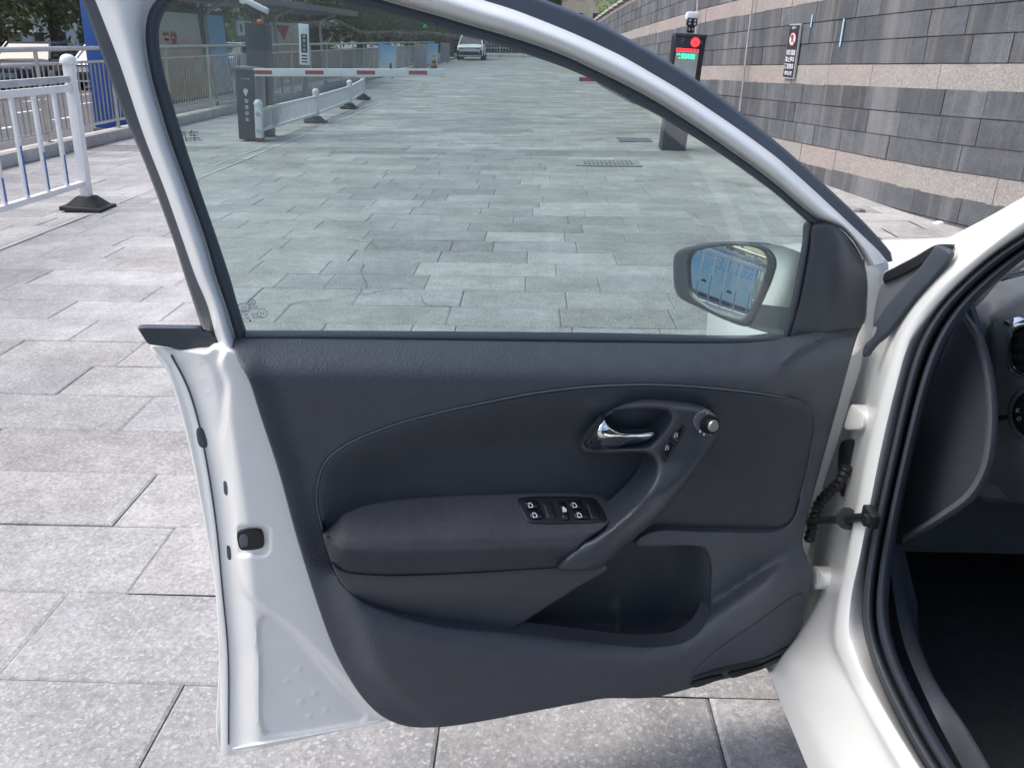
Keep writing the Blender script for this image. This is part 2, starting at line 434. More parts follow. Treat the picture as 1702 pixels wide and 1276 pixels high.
# car
M['paint'] = mat('white_car_paint', (.745, .765, .755), .34, spec=.5, coat=.35, noise=(3., .02))
M['paint_in'] = mat('white_inner_paint', (.83, .83, .795), .34, coat=.2, noise=((5., .02), (25., .015)))
M['trim'] = mat('soft_black_trim', (.062, .070, .084), .50, spec=.45, noise=((4., .07), (38., .06)), bump=((300., .32, .0018, 'vor'), (900., .15, .0006)))
M['trim2'] = mat('smooth_black_trim', (.047, .055, .067), .38, spec=.5, noise=((6., .05), (45., .06)), bump=(900., .18, .0006))
M['insert'] = mat('door_insert', (.037, .044, .054), .52, spec=.4, noise=((6., .06), (40., .05)), bump=(700., .25, .0007))
M['fabric'] = mat('armrest_cloth', (.064, .067, .075), .85, spec=.2, noise=((8., .12), (120., .1)), bump=((900., .4, .0008),))
M['seal'] = mat('rubber_seal', (.048, .058, .076), .6, noise=(9., .1))
M['seal_blk'] = mat('gloss_black_trim', (.038, .047, .060), .35, noise=(9., .1))
M['chrome'] = mat('chrome', (.86, .87, .88), .08, 1.)
M['dash'] = mat('dash_plastic', (.085, .095, .105), .55, spec=.4, bump=((380., .35, .0012, 'vor'),), noise=(6., .06))
M['dash_gloss'] = mat('dash_gloss', (.012, .012, .014), .2)
M['carpet'] = mat('carpet', (.012, .014, .018), .95, noise=(40., .3), bump=(300., .6, .003))
M['grey_in'] = mat('pillar_trim_grey', (.36, .36, .35), .6)
M['icon'] = mat('icon_white', (.62, .66, .70), .5)
M['icon_dim'] = mat('icon_grey', (.28, .30, .33), .5)
M['mark'] = mat('glass_etch', (.13, .15, .155), .7)
M['tyre'] = mat('tyre', (.02, .02, .021), .85, bump=(60., .4, .004)); M['alloy'] = mat('alloy', (.5, .5, .52), .3, .9)
M['seam'] = mat('seam_dark', (.07, .08, .09), .7)
def glass_mat(name, tint, haze_film=0.):
    m = bpy.data.materials.new(name); m.use_nodes = True; t = m.node_tree; t.nodes.clear()
    o = t.nodes.new('ShaderNodeOutputMaterial'); a = t.nodes.new('ShaderNodeBsdfTransparent'); a.inputs[0].default_value = (*tint, 1)
    g = t.nodes.new('ShaderNodeBsdfGlossy'); g.inputs['Roughness'].default_value = .01; g.inputs[0].default_value = (1, 1, 1, 1)
    fr = t.nodes.new('ShaderNodeFresnel'); fr.inputs[0].default_value = 1.5
    x = t.nodes.new('ShaderNodeMixShader'); t.links.new(fr.outputs[0], x.inputs[0]); t.links.new(a.outputs[0], x.inputs[1]); t.links.new(g.outputs[0], x.inputs[2])
    if haze_film:  # pale layer lifts the darks: lens haze put into the glass with the dust
        df = t.nodes.new('ShaderNodeBsdfDiffuse'); df.inputs[0].default_value = (.62, .70, .73, 1); tl = t.nodes.new('ShaderNodeBsdfTranslucent'); tl.inputs[0].default_value = (.62, .70, .73, 1)
        y1 = t.nodes.new('ShaderNodeMixShader'); y1.inputs[0].default_value = .5; t.links.new(df.outputs[0], y1.inputs[1]); t.links.new(tl.outputs[0], y1.inputs[2])
        y2 = t.nodes.new('ShaderNodeMixShader'); nz = t.nodes.new('ShaderNodeTexNoise'); nz.inputs['Scale'].default_value = 5.; nz.inputs['Detail'].default_value = 6.; gp = t.nodes.new('ShaderNodeNewGeometry'); t.links.new(gp.outputs['Position'], nz.inputs['Vector'])
        mr = t.nodes.new('ShaderNodeMapRange'); mr.inputs[1].default_value = .3; mr.inputs[2].default_value = .7; mr.inputs[3].default_value = haze_film * .6; mr.inputs[4].default_value = haze_film * 1.4; t.links.new(nz.outputs['Fac'], mr.inputs[0]); t.links.new(mr.outputs[0], y2.inputs[0]); t.links.new(x.outputs[0], y2.inputs[1]); t.links.new(y1.outputs[0], y2.inputs[2]); x = y2
    t.links.new(x.outputs[0], o.inputs[0]); return m
M['glass'] = glass_mat('green_glass', (.54, .665, .65), .07); M['glass_clear'] = glass_mat('clear_glass', (.82, .88, .87))
M['mirror'] = mat('mirror_silver', (.88, .9, .92), .0, 1.)
M['dark_glass'] = mat('dark_car_glass', (.02, .024, .028), .06, spec=.6)
M['far_white'] = mat('far_car_white', (.7, .72, .73), .3, coat=.4)
M['far_dark'] = mat('far_dark_plastic', (.02, .022, .025), .5)
M['beige'] = mat('beige_wall', (.52, .48, .38), .85, noise=(1.5, .1)); M['pale'] = mat('pale_wall', (.55, .55, .53), .85, noise=(1.2, .1))
M['roofbrown'] = mat('brown_tiles', (.20, .16, .12), .85, noise=(8., .2)); M['win'] = mat('far_window', (.06, .07, .08), .15)
M['shelter'] = mat('shelter_grey', (.10, .105, .11), .5, noise=(3., .1)); M['shelter_lt'] = mat('shelter_light', (.42, .43, .43), .4)
M['orange'] = mat('cone_orange', (.45, .13, .03), .6); M['yellow'] = mat('cone_yellow', (.5, .36, .04), .6)
def poster(name, lo, hi, z0, z1, spots=()):
    """printed sheet: two inks blended up the sheet, plus printed blots"""
    m = mat(name, lo, .35); t = m.node_tree; b = t.nodes['Principled BSDF']
    g = t.nodes.new('ShaderNodeNewGeometry'); s = t.nodes.new('ShaderNodeSeparateXYZ'); t.links.new(g.outputs['Position'], s.inputs[0])
    r_ = t.nodes.new('ShaderNodeMapRange'); r_.inputs[1].default_value = z0; r_.inputs[2].default_value = z1; t.links.new(s.outputs[2], r_.inputs[0])
    n = t.nodes.new('ShaderNodeTexNoise'); n.inputs['Scale'].default_value = 2.2; t.links.new(g.outputs['Position'], n.inputs['Vector'])
    ad = t.nodes.new('ShaderNodeMath'); ad.operation = 'MULTIPLY_ADD'; t.links.new(n.outputs['Fac'], ad.inputs[0]); ad.inputs[1].default_value = .5; 
    sb = t.nodes.new('ShaderNodeMath'); sb.operation = 'SUBTRACT'; t.links.new(r_.outputs[0], sb.inputs[0]); sb.inputs[1].default_value = .25; t.links.new(sb.outputs[0], ad.inputs[2])
    cr = t.nodes.new('ShaderNodeValToRGB'); cr.color_ramp.elements[0].color = (*lo, 1); cr.color_ramp.elements[1].color = (*hi, 1)
    for p_, c_ in spots:
        e_ = cr.color_ramp.elements.new(p_); e_.color = (*c_, 1)
    t.links.new(ad.outputs[0], cr.inputs[0]); t.links.new(cr.outputs[0], b.inputs['Base Color']); return m
M['post_blue'] = poster('print_blue', srgb('d4f2f2'), srgb('45a8e2'), .1, 1.15)
M['post_dull'] = poster('print_dull_pink', srgb('8f7f7c'), srgb('a89a96'), .1, 1.2, ((.5, srgb('7f8a94')),))
M['post_blue2'] = poster('print_blue_panel', srgb('c3d0d2'), srgb('6fb4e2'), .4, 1.8, ((.45, srgb('8fbcdc')),))
M['post_pink'] = poster('print_pink', srgb('c9a65a'), srgb('b9d0cc'), .3, 1.9, ((.35, srgb('c99a80')), (.6, srgb('d8b6a4')), (.8, srgb('d9cfc6'))))
M['red_print'] = mat('red_print', (.5, .04, .05), .5)

# ---------------------------------------------------------------- ground
LEAN = R(4.2)                                    # everything upright leans this way: the paving falls to the left
def setting(o): return tag(o, kind='structure')
terrain = setting(MB().add([(-400, -120, -.20), (400, -120, -.20), (400, 500, -.20), (-400, 500, -.20)], [(0, 1, 2, 3)]).build('terrain', mat('far_ground', (.2, .2, .2), .9, noise=(.3, .2))))
street = setting(MB().add([(-28, -60, -.10), (-6.34, -60, -.10), (-6.34, 140, -.10), (-28, 140, -.10)], [(0, 1, 2, 3)]).build('street', M['asphalt']))
for x_ in (-9.4, -11.0, -12.7):
    for k in range(14):
        y_ = 4 + k * 2.2 + (x_ * 3 % 1)
        ln = MB().add([(x_ - .07, y_, -.096), (x_ + .07, y_, -.096), (x_ + .07, y_ + 1.0, -.096), (x_ - .07, y_ + 1.0, -.096)], [(0, 1, 2, 3)]).build('lane_dash', M['line'], street)
pavement = setting(MB().add([(-6.36, -30, -.014), (30, -30, -.014), (30, 140, -.014), (-6.36, 140, -.014)], [(0, 1, 2, 3)]).build('pavement', M['joint']))
# slabs: rows 0.32 m deep across the street
def slab_mesh():
    bm = bmesh.new(); b = .012
    o = [(-.5, -.5), (.5, -.5), (.5, .5), (-.5, .5)]
    lo = [bm.verts.new((x, y, -.03)) for x, y in o]; mid = [bm.verts.new((x, y, -.004)) for x, y in o]
    top = [bm.verts.new((x * (1 - 2 * b), y * (1 - 3 * b), 0)) for x, y in o]
    for i in range(4):
        j = (i + 1) % 4; bm.faces.new((lo[i], lo[j], mid[j], mid[i])); bm.faces.new((mid[i], mid[j], top[j], top[i]))
    bm.faces.new(top); me = bpy.data.meshes.new('slab'); bm.to_mesh(me); bm.free(); me.materials.append(M['slab']); return me
SLAB = slab_mesh(); PITCH = .32; Y0 = 1.39 - 4 * PITCH
WALLP = np.array([(6.2, 2.2), (5.2, 3.6), (4.3, 5.0), (3.85, 5.8), (3.45, 6.9), (3.22, 8.2), (2.98, 10.), (2.78, 12.), (2.62, 14.), (2.45, 18.), (2.3, 24.), (2.2, 34.), (2.15, 60.)])
def wall_x(y): return float(np.interp(y, WALLP[:, 1], WALLP[:, 0]))
# where darker cement repairs lie, read off the photograph
PATCH = [(600, 436, 770, 470), (570, 386, 852, 418), (580, 322, 800, 340), (655, 300, 862, 320), (705, 252, 870, 276), (560, 480, 762, 512), (385, 455, 600, 500), (785, 342, 852, 364), (850, 366, 1010, 383), (925, 448, 1040, 470), (1040, 380, 1160, 402), (500, 225, 700, 240), (650, 190, 860, 215), (780, 150, 960, 160)]
def slab_tone(x, y):
    base = .31 + rng.normal(0, .026); q_ = (np.array([x, y, 0.]) - EYE) @ WC
    if q_[2] > .1:
        u_, v_ = q_[0] / q_[2] * FOC + 851, q_[1] / q_[2] * FOC + 638
        for a0, b0, a1, b1 in PATCH:
            if a0 < u_ < a1 and b0 < v_ < b1: g_ = .26 * (1 + rng.normal(0, .06)); return (g_, g_, g_ * 1.02)
    if rng.random() < .10: base *= .88
    if y < 1.39 and x < -.35: base = .27 + rng.normal(0, .01)                   # the worn dull slabs nearest the lens
    pat = math.sin(x * 1.3 + 1.2 * math.sin(y * .7)) + math.sin(y * 1.1 - x * .6)
    if 3.4 < y and -2.6 < x < 2.2 and rng.random() < (.07 + .05 * pat): base = .25 + rng.random() * .07
    if y > 13 and rng.random() < .35: base = .20 + rng.random() * .09
    if abs(y - 10.9) < .34 and x > -6: base *= .72
    wm = rng.normal(0, .008)
    return (base * (1 + wm), base, base * (1.0 - wm))
rows = []; j = 0
far = MB(); far_cols = []
cand = []
y = Y0 - 1.28
while y < 70:
    x0 = -6.10; xr = wall_x(max(y, 2.2)) + .05
    if y < 5: xr = 6.3
    x = x0 - rng.random() * .6
    while x < xr:
        L_ = [.6, .6, .6, .6, .9, .6, .45, .9][int(rng.integers(8))] * 1.03
        if x < -3.5: L_ *= 1.1
        if rng.random() < .06 and x > -3: L_ *= .5
        e_ = min(x + L_, xr); s_ = max(x, x0)
        if e_ - s_ > .08: cand.append((s_, e_, y, y + PITCH))
        x += L_
    y += PITCH
def vis(s_, e_, a, b):
    P = np.array([[s_, a, 0], [e_, a, 0], [e_, b, 0], [s_, b, 0]]) - EYE; q = P @ WC
    if (q[:, 2] < .1).any(): return 0
    px = q[:, 0] / q[:, 2] * FOC + 851; py = q[:, 1] / q[:, 2] * FOC + 638
    if px.max() < 0 or px.min() > 1702 or py.min() > 1276: return 0
    cx, cy = px.mean(), py.mean()
    if 420 < cx < 1290 and 570 < cy < 1140: return 0
    if cx > 1450 and cy > 360: return 0
    return (min(px.max(), 1702) - max(px.min(), 0)) * (py.max() - py.min())
sc_ = [vis(*c) for c in cand]; order = np.argsort(sc_)[::-1]; near = set(int(i) for i in order[:300])
for i, (s_, e_, a, b) in enumerate(cand):
    col = slab_tone((s_ + e_) / 2, a); g = .0016 + rng.random() ** 2 * .0035
    if i in near:
        o = bpy.data.objects.new('slab', SLAB); C.objects.link(o)
        o.location = ((s_ + e_) / 2, (a + b) / 2, rng.normal(0, .0012)); o.scale = (e_ - s_ - g, b - a - g, 1)
        o.rotation_euler = (rng.normal(0, .0018), rng.normal(0, .0012), rng.normal(0, .002)); o.color = (*col, 1)
        o.parent = pavement; WORLD[o.name] = Matrix.Identity(4)
    else:
        z_ = rng.normal(0, .0012); b0 = len(far.v)
        far.add([(s_ + g / 2, a + g / 2, z_), (e_ - g / 2, a + g / 2, z_), (e_ - g / 2, b - g / 2, z_), (s_ + g / 2, b - g / 2, z_)], [(0, 1, 2, 3)]); far_cols.append(col)
fo = far.build('slab_field', M['slab_far'], pavement, fix=False); tag(fo, kind='stuff')
at = fo.data.color_attributes.new('tint', 'FLOAT_COLOR', 'CORNER')
at.data.foreach_set('color', np.repeat(np.c_[np.array(far_cols), np.ones(len(far_cols))], 4, 0).ravel())
# pale painted edge lines along the left of the lane, worn
for dx in (-3.62, -3.80):
    yy = 3.2
    while yy < 45:
        L_ = .5 + rng.random() * 1.6
        if rng.random() < (.55 if yy < 9 else .75):
            hw_ = .010 + .016 * rng.random(); MB().add([(dx - hw_, yy, .006), (dx + hw_, yy, .006), (dx + hw_ + rng.normal(0, .02), yy + L_, .006), (dx - hw_, yy + L_, .006)], [(0, 1, 2, 3)]).build('worn_line', M['worn'], pavement)
        yy += L_ + .1
# cracks through the repairs
for path in ([(478, 506), (500, 500), (530, 499), (563, 494), (590, 488), (613, 487), (650, 481), (672, 477)], [(606, 438), (600, 448), (602, 460), (609, 470), (607, 482)], [(575, 397), (600, 401), (622, 407), (630, 416)], [(700, 418), (760, 417), (800, 410), (822, 404), (852, 405)], [(700, 494), (708, 506), (730, 508), (748, 507)], [(436, 372), (452, 366), (500, 368)], [(1150, 352), (1164, 366)], [(1160, 400), (1180, 408)]):
    pp = spline(path, False, 6); pp = pp + rng.normal(0, .9, pp.shape); g3 = on_g(pp, .006); wd = .0016 + .0028 * rng.random(len(g3)); n_ = len(g3)
    tn = np.gradient(g3[:, :2], axis=0); tn /= np.linalg.norm(tn, axis=1)[:, None] + 1e-9; nn_ = np.stack([-tn[:, 1], tn[:, 0]], 1) * wd[:, None]
    MB().add([(*(g3[i, :2] + nn_[i]), .006) for i in range(n_)] + [(*(g3[i, :2] - nn_[i]), .006) for i in range(n_)], [(i, i + 1, n_ + i + 1, n_ + i) for i in range(n_ - 1)]).build('crack', M['crack'], pavement)
# iron drain in the lane
M['iron'] = mat('cast_iron_dusty', (.17, .175, .18), .8, noise=(9., .25))
dr = MB(); dr.box((.92, 10.05, .006), (.80, .50, .012)); drain = dr.build('drain_frame', mat('drain_stone', (.26, .265, .27), .85, noise=(12., .2)), pavement)
for k in range(12): MB().box((.64 + k * .052, 10.05, .016), (.026, .34, .010)).build('drain_bar', M['iron'], drain)
mh = MB(); mh.box((1.55, 12.6, .005), (.5, .5, .010)); mh.build('manhole_cover', M['gate_lt'], pavement)
# kerb carrying the steel fence, in stones
kerb = setting(MB().box((-6.24, 30, .06), (.20, 180, .14)).build('kerb', M['joint']))
for k in range(50): MB().box((-6.22, 3 + k * 1.0, .075), (.25, .99, .15), bev=.012).build('kerb_stone', M['kerb'], kerb, True)
# litter on the paving by the wall
for i, (px, py, s) in enumerate([(1487, 341, .09), (1428, 352, .06), (1560, 372, .05)]):
    p = on_g([(px, py)])[0]; m = MB(); 
    m.dome((0, 0, 0), s, s * .6, s * .5, 7, 3)
    o = m.build('litter_scrap', M['white'] if i != 1 else M['leaf2'].copy() if False else (M['white'] if i != 1 else M['gate_lt']))
    o.location = p; tag(o, ['crumpled white bag lying at the foot of the dark stone wall', 'small dark green scrap on the paving before the stone wall', 'small pale scrap on the paving nearest the white car'][i], 'litter', 'litter by the stone wall')

# ---------------------------------------------------------------- stone wall on the right
SLOPE = .031; CH = .212; WTOP = 3.06
def wz(zl, y): return zl - SLOPE * y
wall = thing('stone_wall', 'tall curved retaining wall of dark blue-grey stone with pink granite bands', 'wall', (wall_x(9), 9, 0))
ys = np.r_[np.linspace(2.2, 14, 60), np.linspace(14.5, 60, 40)]
wxs = np.array([wall_x(q) for q in ys])
Wc = spline(np.c_[WALLP], False, .2); order_ = np.argsort(Wc[:, 1]); Wc = Wc[order_]
def wpos(y): return np.array([np.interp(y, Wc[:, 1], Wc[:, 0]), y])
def wn(y):
    a, b = wpos(y - .15), wpos(y + .15); t = (b - a) / np.linalg.norm(b - a); return np.array([-t[1], t[0]])   # towards the street
m = MB(); vs_ = []; 
for q in ys:
    p = wpos(q); n_ = wn(q); p2 = p - n_ * .012; p3 = p - n_ * .6
    vs_ += [(p2[0], p2[1], -.12), (p2[0], p2[1], wz(WTOP, q)), (p3[0], p3[1], wz(WTOP, q)), (p3[0], p3[1], -.12)]
fs_ = []
for i in range(len(ys) - 1):
    for k in range(3): fs_.append((i * 4 + k, i * 4 + k + 1, i * 4 + k + 5, i * 4 + k + 4))
m.add(vs_, fs_).build('wall_core', M['mortar'], wall)
arc = [0]; 
for a_, b_ in zip(ys[:-1], ys[1:]): arc.append(arc[-1] + np.linalg.norm(wpos(b_) - wpos(a_)))
arc = np.array(arc)
def y_at(s): return float(np.interp(s, arc, ys))
levels = [(1.36 + .83 * k_ + CH * j_, j_ == 0) for k_ in (-2, -1, 0, 1, 2) for j_ in range(4)]   # (bottom level less half, pink?)
cand = []
for zl, pink in levels:
    z0 = zl - .105
    if z0 > WTOP - .1: continue
    s = -rng.random() * .5
    while s < arc[-1]:
        L_ = (.50 if not pink else .95) * (.75 + rng.random() * .5)
        a, b = y_at(max(s + .003, 0)), y_at(s + L_ - .003)
        z1 = min(z0 + CH, WTOP - .05)
        if b - a > .03 and wz(z1, a) > .0: cand.append((a, b, z0, z1, pink))
        s += L_
def block_verts(a, b, z0, z1, pr):
    n = max(2, int((b - a) / .35) + 1); out = []; q = np.linspace(a, b, n)
    for y_ in q:
        p = wpos(y_); nn = wn(y_); f = p + nn * pr; bk = p - nn * .02
        za = wz(z0 + .002, y_); zb = wz(z1 - .002, y_)
        out += [(bk[0], bk[1], za), (f[0], f[1], za + .003), (f[0], f[1], zb - .003), (bk[0], bk[1], zb)]
    fs = []
    for i in range(n - 1):
        for k in range(3): fs.append((i * 4 + k, (i + 1) * 4 + k, (i + 1) * 4 + k + 1, i * 4 + k + 1))
    fs += [(0, 1, 2, 3), tuple((n - 1) * 4 + k for k in (3, 2, 1, 0))]
    return out, fs
def wscore(c):
    a, b, z0, z1, pk = c; p = wpos((a + b) / 2); P = np.array([[wpos(a)[0], a, wz(z0, a)], [wpos(b)[0], b, wz(z1, b)]]) - EYE; q = P @ WC
    if (q[:, 2] < .2).any(): return 0
    px = q[:, 0] / q[:, 2] * FOC + 851; py = q[:, 1] / q[:, 2] * FOC + 638
    if px.max() < 950 or px.min() > 1702 or py.max() < 0 or py.min() > 400: return 0
    if py.min() > 330 + (px.mean() - 1400) * .1: return 0
    return abs(px[1] - px[0]) * abs(py[1] - py[0])
ws = [wscore(c) for c in cand]; wnear = set(int(i) for i in np.argsort(ws)[::-1][:290])
wf_ = MB(); wcols = []
for i, c in enumerate(cand):
    a, b, z0, z1, pink = c; v, f = block_verts(a, b, z0, z1, .004 + rng.random() * .008)
    t_ = 1 + rng.normal(0, .15)
    col = (.33 * (1 + rng.normal(0, .04)), .297, .278) if pink else (.098 * t_, .106 * t_, .118 * t_)
    if i in wnear and ws[i] > 0:
        me = bpy.data.meshes.new('stone'); me.from_pydata(v, [], f); me.update()
        o = new_obj('stone', me, M['wall_pink'] if pink else M['wall_dark'], wall); o.color = (*col, 1)
    else:
        nf = len(f); wf_.add(v, f); wcols += [col] * sum(len(q) for q in f)
fo = wf_.build('stone_field', M['wall_dark_far'], wall, fix=False); tag(fo, kind='stuff')
at = fo.data.color_attributes.new('tint', 'FLOAT_COLOR', 'CORNER'); at.data.foreach_set('color', np.c_[np.array(wcols), np.ones(len(wcols))].ravel())
# coping stones
for k in range(40):
    a, b = 6 + k * 1.2, 6 + k * 1.2 + 1.19; pa, pb = wpos(a), wpos(b); na = wn(a)
    c = (pa + pb) / 2 - wn((a + b) / 2) * .1; 
    MB().box((c[0], c[1], wz(WTOP, (a + b) / 2) + .03), (.34, 1.2, .06), rz=math.atan2(-(pb - pa)[0], (pb - pa)[1])).build('coping_stone', M['kerb'], wall)
# lime and rust runs on the wall face
for k in range(0):
    y_ = 6.2 + rng.random() ** 1.2 * 9; zt = .45 + rng.random() * 1.6; L_ = .1 + rng.random() * .35; w_ = .004 + rng.random() * .006
    p = wpos(y_) + wn(y_) * .0145; t_ = np.array([-wn(y_)[1], wn(y_)[0]]) * w_
    if wz(zt, y_) - L_ < .02: continue
    z_ = wz(zt, y_)
    MB().add([(p[0] - t_[0], p[1] - t_[1], z_), (p[0] + t_[0], p[1] + t_[1], z_), (p[0] + t_[0] * .4, p[1] + t_[1] * .4, z_ - L_), (p[0] - t_[0] * .4, p[1] - t_[1] * .4, z_ - L_)], [(0, 1, 2, 3)]).build('lime_run', M['lime'] if rng.random() < .75 else M['ochre'], wall)
# ---------------------------------------------------------------- door mirror geometry (shared by the car and by what it reflects)
MIRC = door_map([(1208, 468)], -.17)[0]
_d = (MIRC - EYE) / np.linalg.norm(MIRC - EYE)
_t = np.array([-6.05, 1.75, .50]) - MIRC; _t /= np.linalg.norm(_t)
MIRN = _t - _d; MIRN /= np.linalg.norm(MIRN); MIRR = 1.5
def mirror_map(p, wv):
    p = np.atleast_2d(np.asarray(p, float)); wv = np.broadcast_to(np.asarray(wv, float), (len(p),))
    return hit(p, MIRC + wv[:, None] * MIRN, MIRN)
mirror_map.nrm = MIRN
def reflect(px, py, X=-6.05):
    P = mirror_map([(px, py)], 0.)[0]; r = P - MIRC; n = MIRN + r / MIRR; n /= np.linalg.norm(n)
    d = P - EYE; d /= np.linalg.norm(d); q = d - 2 * (d @ n) * n; return P + q * (X - P[0]) / q[0]
_a, _b, _c = reflect(1152, 455), reflect(1256, 470), reflect(1180, 460)
BY0, BY1 = sorted((float(_a[1]), float(_b[1])))
print('MIRROR', MIRC, MIRN, _a, _b, reflect(1208, 415), reflect(1225, 525))
BTX = BY0 + .12 if _b[1] < _a[1] else BY0 + .12
BY1 = BY1 + 1.2 if _a[1] > _b[1] else BY1
# ---------------------------------------------------------------- street furniture
LR = (0, LEAN, 0)
# steel fence on the kerb
fence = thing('steel_fence', 'long stainless steel picket fence on the kerb between plaza and street', 'fence', (-6.25, 12, .15), rot=LR)
YA, YB = -14.0, 52.0
for zz, r_, nm in ((1.105, .030, 'handrail'), (.93, .019, 'rail'), (.115, .019, 'rail')):
    MB().cyl((0, YA - 12, zz), (0, YB - 12, zz), r_, n=12).build(nm, M['steel'], fence, True, True)
yy = YA + .4; ip = 0; farp = MB()
pm = MB().cyl((0, 0, .115), (0, 0, .93), .011, n=6).mesh('picket'); pm.materials.append(M['steel_dull'])
pk = []
while yy < YB:
    if ip % 16 == 0:
        MB().cyl((0, yy - 12, -.02), (0, yy - 12, 1.105), .024, n=10).box((0, yy - 12, .0), (.09, .09, .02)).build('post', M['steel'], fence, True, True)
    else: pk.append(yy - 12)
    yy += .115; ip += 1
pk.sort(key=lambda q: abs(q - 3))
for q in pk[:230]:
    o = bpy.data.objects.new('picket', pm); C.objects.link(o); o.location = (0, q, 0); o.parent = fence; WORLD[o.name] = Matrix.Identity(4)
for q in pk[230:]: farp.cyl((0, q, .115), (0, q, .93), .011, n=5, cap=False)
tag(farp.build('picket_field', M['steel_dull'], fence, local=True), kind='stuff')

# white railings with blue reflective strips
def white_railing(name, posts, h, label, bars=.26, style='tall', group='white railings on the plaza'):
    p0 = posts[0]; t = thing(name, label, 'railing', (p0[0], p0[1], 0), group, LR)
    L = lambda p, z: Vector((p[0] - p0[0], p[1] - p0[1], z))
    for i, p in enumerate(posts):
        pw = .075 if style == 'tall' else .095
        c = L(p, 0); po = MB()
        zlo = .10 if style == 'tall' or i else .06
        po.box((c.x, c.y, (h + zlo) / 2), (pw, pw, h - zlo), bev=.006)
        pst = po.build('post', M['wpaint'], t, True, True)
        MB().dome((c.x, c.y, h + .012), .062, .062, .05).cyl((c.x, c.y, h - .01), (c.x, c.y, h + .014), .066, n=14).build('post_cap', M['wpaint'], pst, True, True)
        if style == 'tall' or i:
            b = MB(); b.box((c.x, c.y, .02), (.36, .30, .04), bev=.012)
            for k in range(1): b.add([(c.x - .15, c.y - .12, .035), (c.x + .15, c.y - .12, .035), (c.x + .15, c.y + .12, .035), (c.x - .15, c.y + .12, .035), (c.x - .06, c.y - .06, .12), (c.x + .06, c.y - .06, .12), (c.x + .06, c.y + .06, .12), (c.x - .06, c.y + .06, .12)], [(0, 1, 5, 4), (1, 2, 6, 5), (2, 3, 7, 6), (3, 0, 4, 7), (4, 5, 6, 7)])
            b.build('rubber_base', M['rubber'], t, False, True)
        else:
            MB().box((c.x, c.y, .03), (.07, .07, .06)).build('rusty_foot', M['rust'], t, False, True)
            for zz in (h * .74, h * .30):
                MB().cyl((c.x, c.y - .045, zz), (c.x, c.y - .062, zz), .036, .030, n=16).build('reflector', M['wgrey'], pst, True, True)
    for i in range(len(posts) - 1):
        a, b = posts[i], posts[i + 1]; d = Vector((b[0] - a[0], b[1] - a[1], 0)); ln = d.length; u = d.normalized(); rz = math.atan2(u.y, u.x) 
        tops = ((h - .13, .05, M['wgrey'], .03), (h - .20, .05, M['wpaint'], .045), (.23, .045, M['wpaint'], .045)) if style == 'tall' else ((h - .08, .036, M['wpaint'], .045), (.16, .036, M['wpaint'], .045))
        for zz, hh, mt, ww in tops:
            mid = L(((a[0] + b[0]) / 2, (a[1] + b[1]) / 2), zz); MB().box(mid, (ln - .08, ww, hh), rz=rz, bev=.004).build('rail', mt, t, True, True)
        n = int(ln / bars); z0, z1 = (.25, h - .22) if style == 'tall' else (.18, h - .10)
        for k in range(1, n):
            p = L((a[0] + d.x * k / n, a[1] + d.y * k / n), (z0 + z1) / 2); bw = .034 if style == 'tall' else .030
            bar = MB().box(p, (bw, bw * .8, z1 - z0), rz=rz, bev=.004).build('bar', M['wpaint'], t, True, True)
            if style == 'tall':
                sh = (z1 - z0) * (.22 + .36 * abs(((k * .37 + i * .2) % 1.0) * 2 - 1)); nx = Vector((-u.y, u.x, 0))
                for sg in (-1, 1):
                    q = Vector((p.x, p.y, z0 + .02 + sh / 2)) + nx * sg * (bw * .4 + .003)
                    MB().box(q, (bw * .42, .004, sh), rz=rz).build('blue_strip', M['blue_strip'], bar, False, True)
    return t
white_railing('white_railing', [(-3.93, 6.86), (-3.98, 3.3), (-4.03, -.2), (-4.06, -3.6)], 1.21, 'tall white railing with blue reflective strips, ending left of the open door')
white_railing('white_railing', [(-4.02, 11.85), (-3.95, 14.8), (-4.02, 17.9), (-4.3, 20.7)], .53, 'low white railing trailing away behind the dark barrier box', .10, 'low')

# barrier box, boom, camera column
t = thing('barrier_box', 'dark grey barrier housing with white printed pin, beside the low white railing', 'barrier', (-4.20, 12.05, 0), rot=LR)
MB().box((0, 0, .50), (.30, .32, .96), bev=.02).build('housing', M['gate'], t, True, True)
MB().box((0, -.163, .47), (.21, .012, .82), bev=.004).build('door_panel', M['gate'], t, True, True)
MB().box((.02, -.01, 1.0), (.34, .36, .045), bev=.018).box((.155, -.01, .60), (.05, .34, .78), bev=.014).build('edge_cover', M['gate_lt'], t, True, True)
MB().cyl((-.005, -.171, .70), (-.005, -.174, .70), .033, n=20).add([(-.032, -.1735, .685), (.022, -.1735, .685), (-.005, -.1735, .625)], [(0, 1, 2)]).build('pin_mark', M['white'], t, False, True)
put_text('pin_letter', 'P', .035, M['gate'], t, (-.005, -.1765, .70), (1, 0, 0), (0, 0, 1)).matrix_parent_inverse = Matrix.Identity(4)
for k, ch in enumerate('智慧停车'):
    put_text('vertical_lettering', ch, .062, M['white'], t, (-.0, -.1715, .56 - k * .085), (1, 0, 0), (0, 0, 1)).matrix_parent_inverse = Matrix.Identity(4)
for k in range(4): MB().box((-.045 + k * .032, -.1705, .865), (.018, .003, .014)).build('small_mark', M['wgrey'], t, False, True)
t = thing('barrier_boom', 'white boom with red patches reaching right from the barrier box', 'barrier', (-4.0, 11.84, .93))
x1 = float(on_y([(737, 122)], 11.84)[0][0]) + 4.0
MB().box((x1 / 2 + .02, 0, .03), (x1, .045, .105), rot=Matrix.Rotation(-.006, 3, 'Y'), bev=.006).build('boom', M['boomw'], t, True, True)
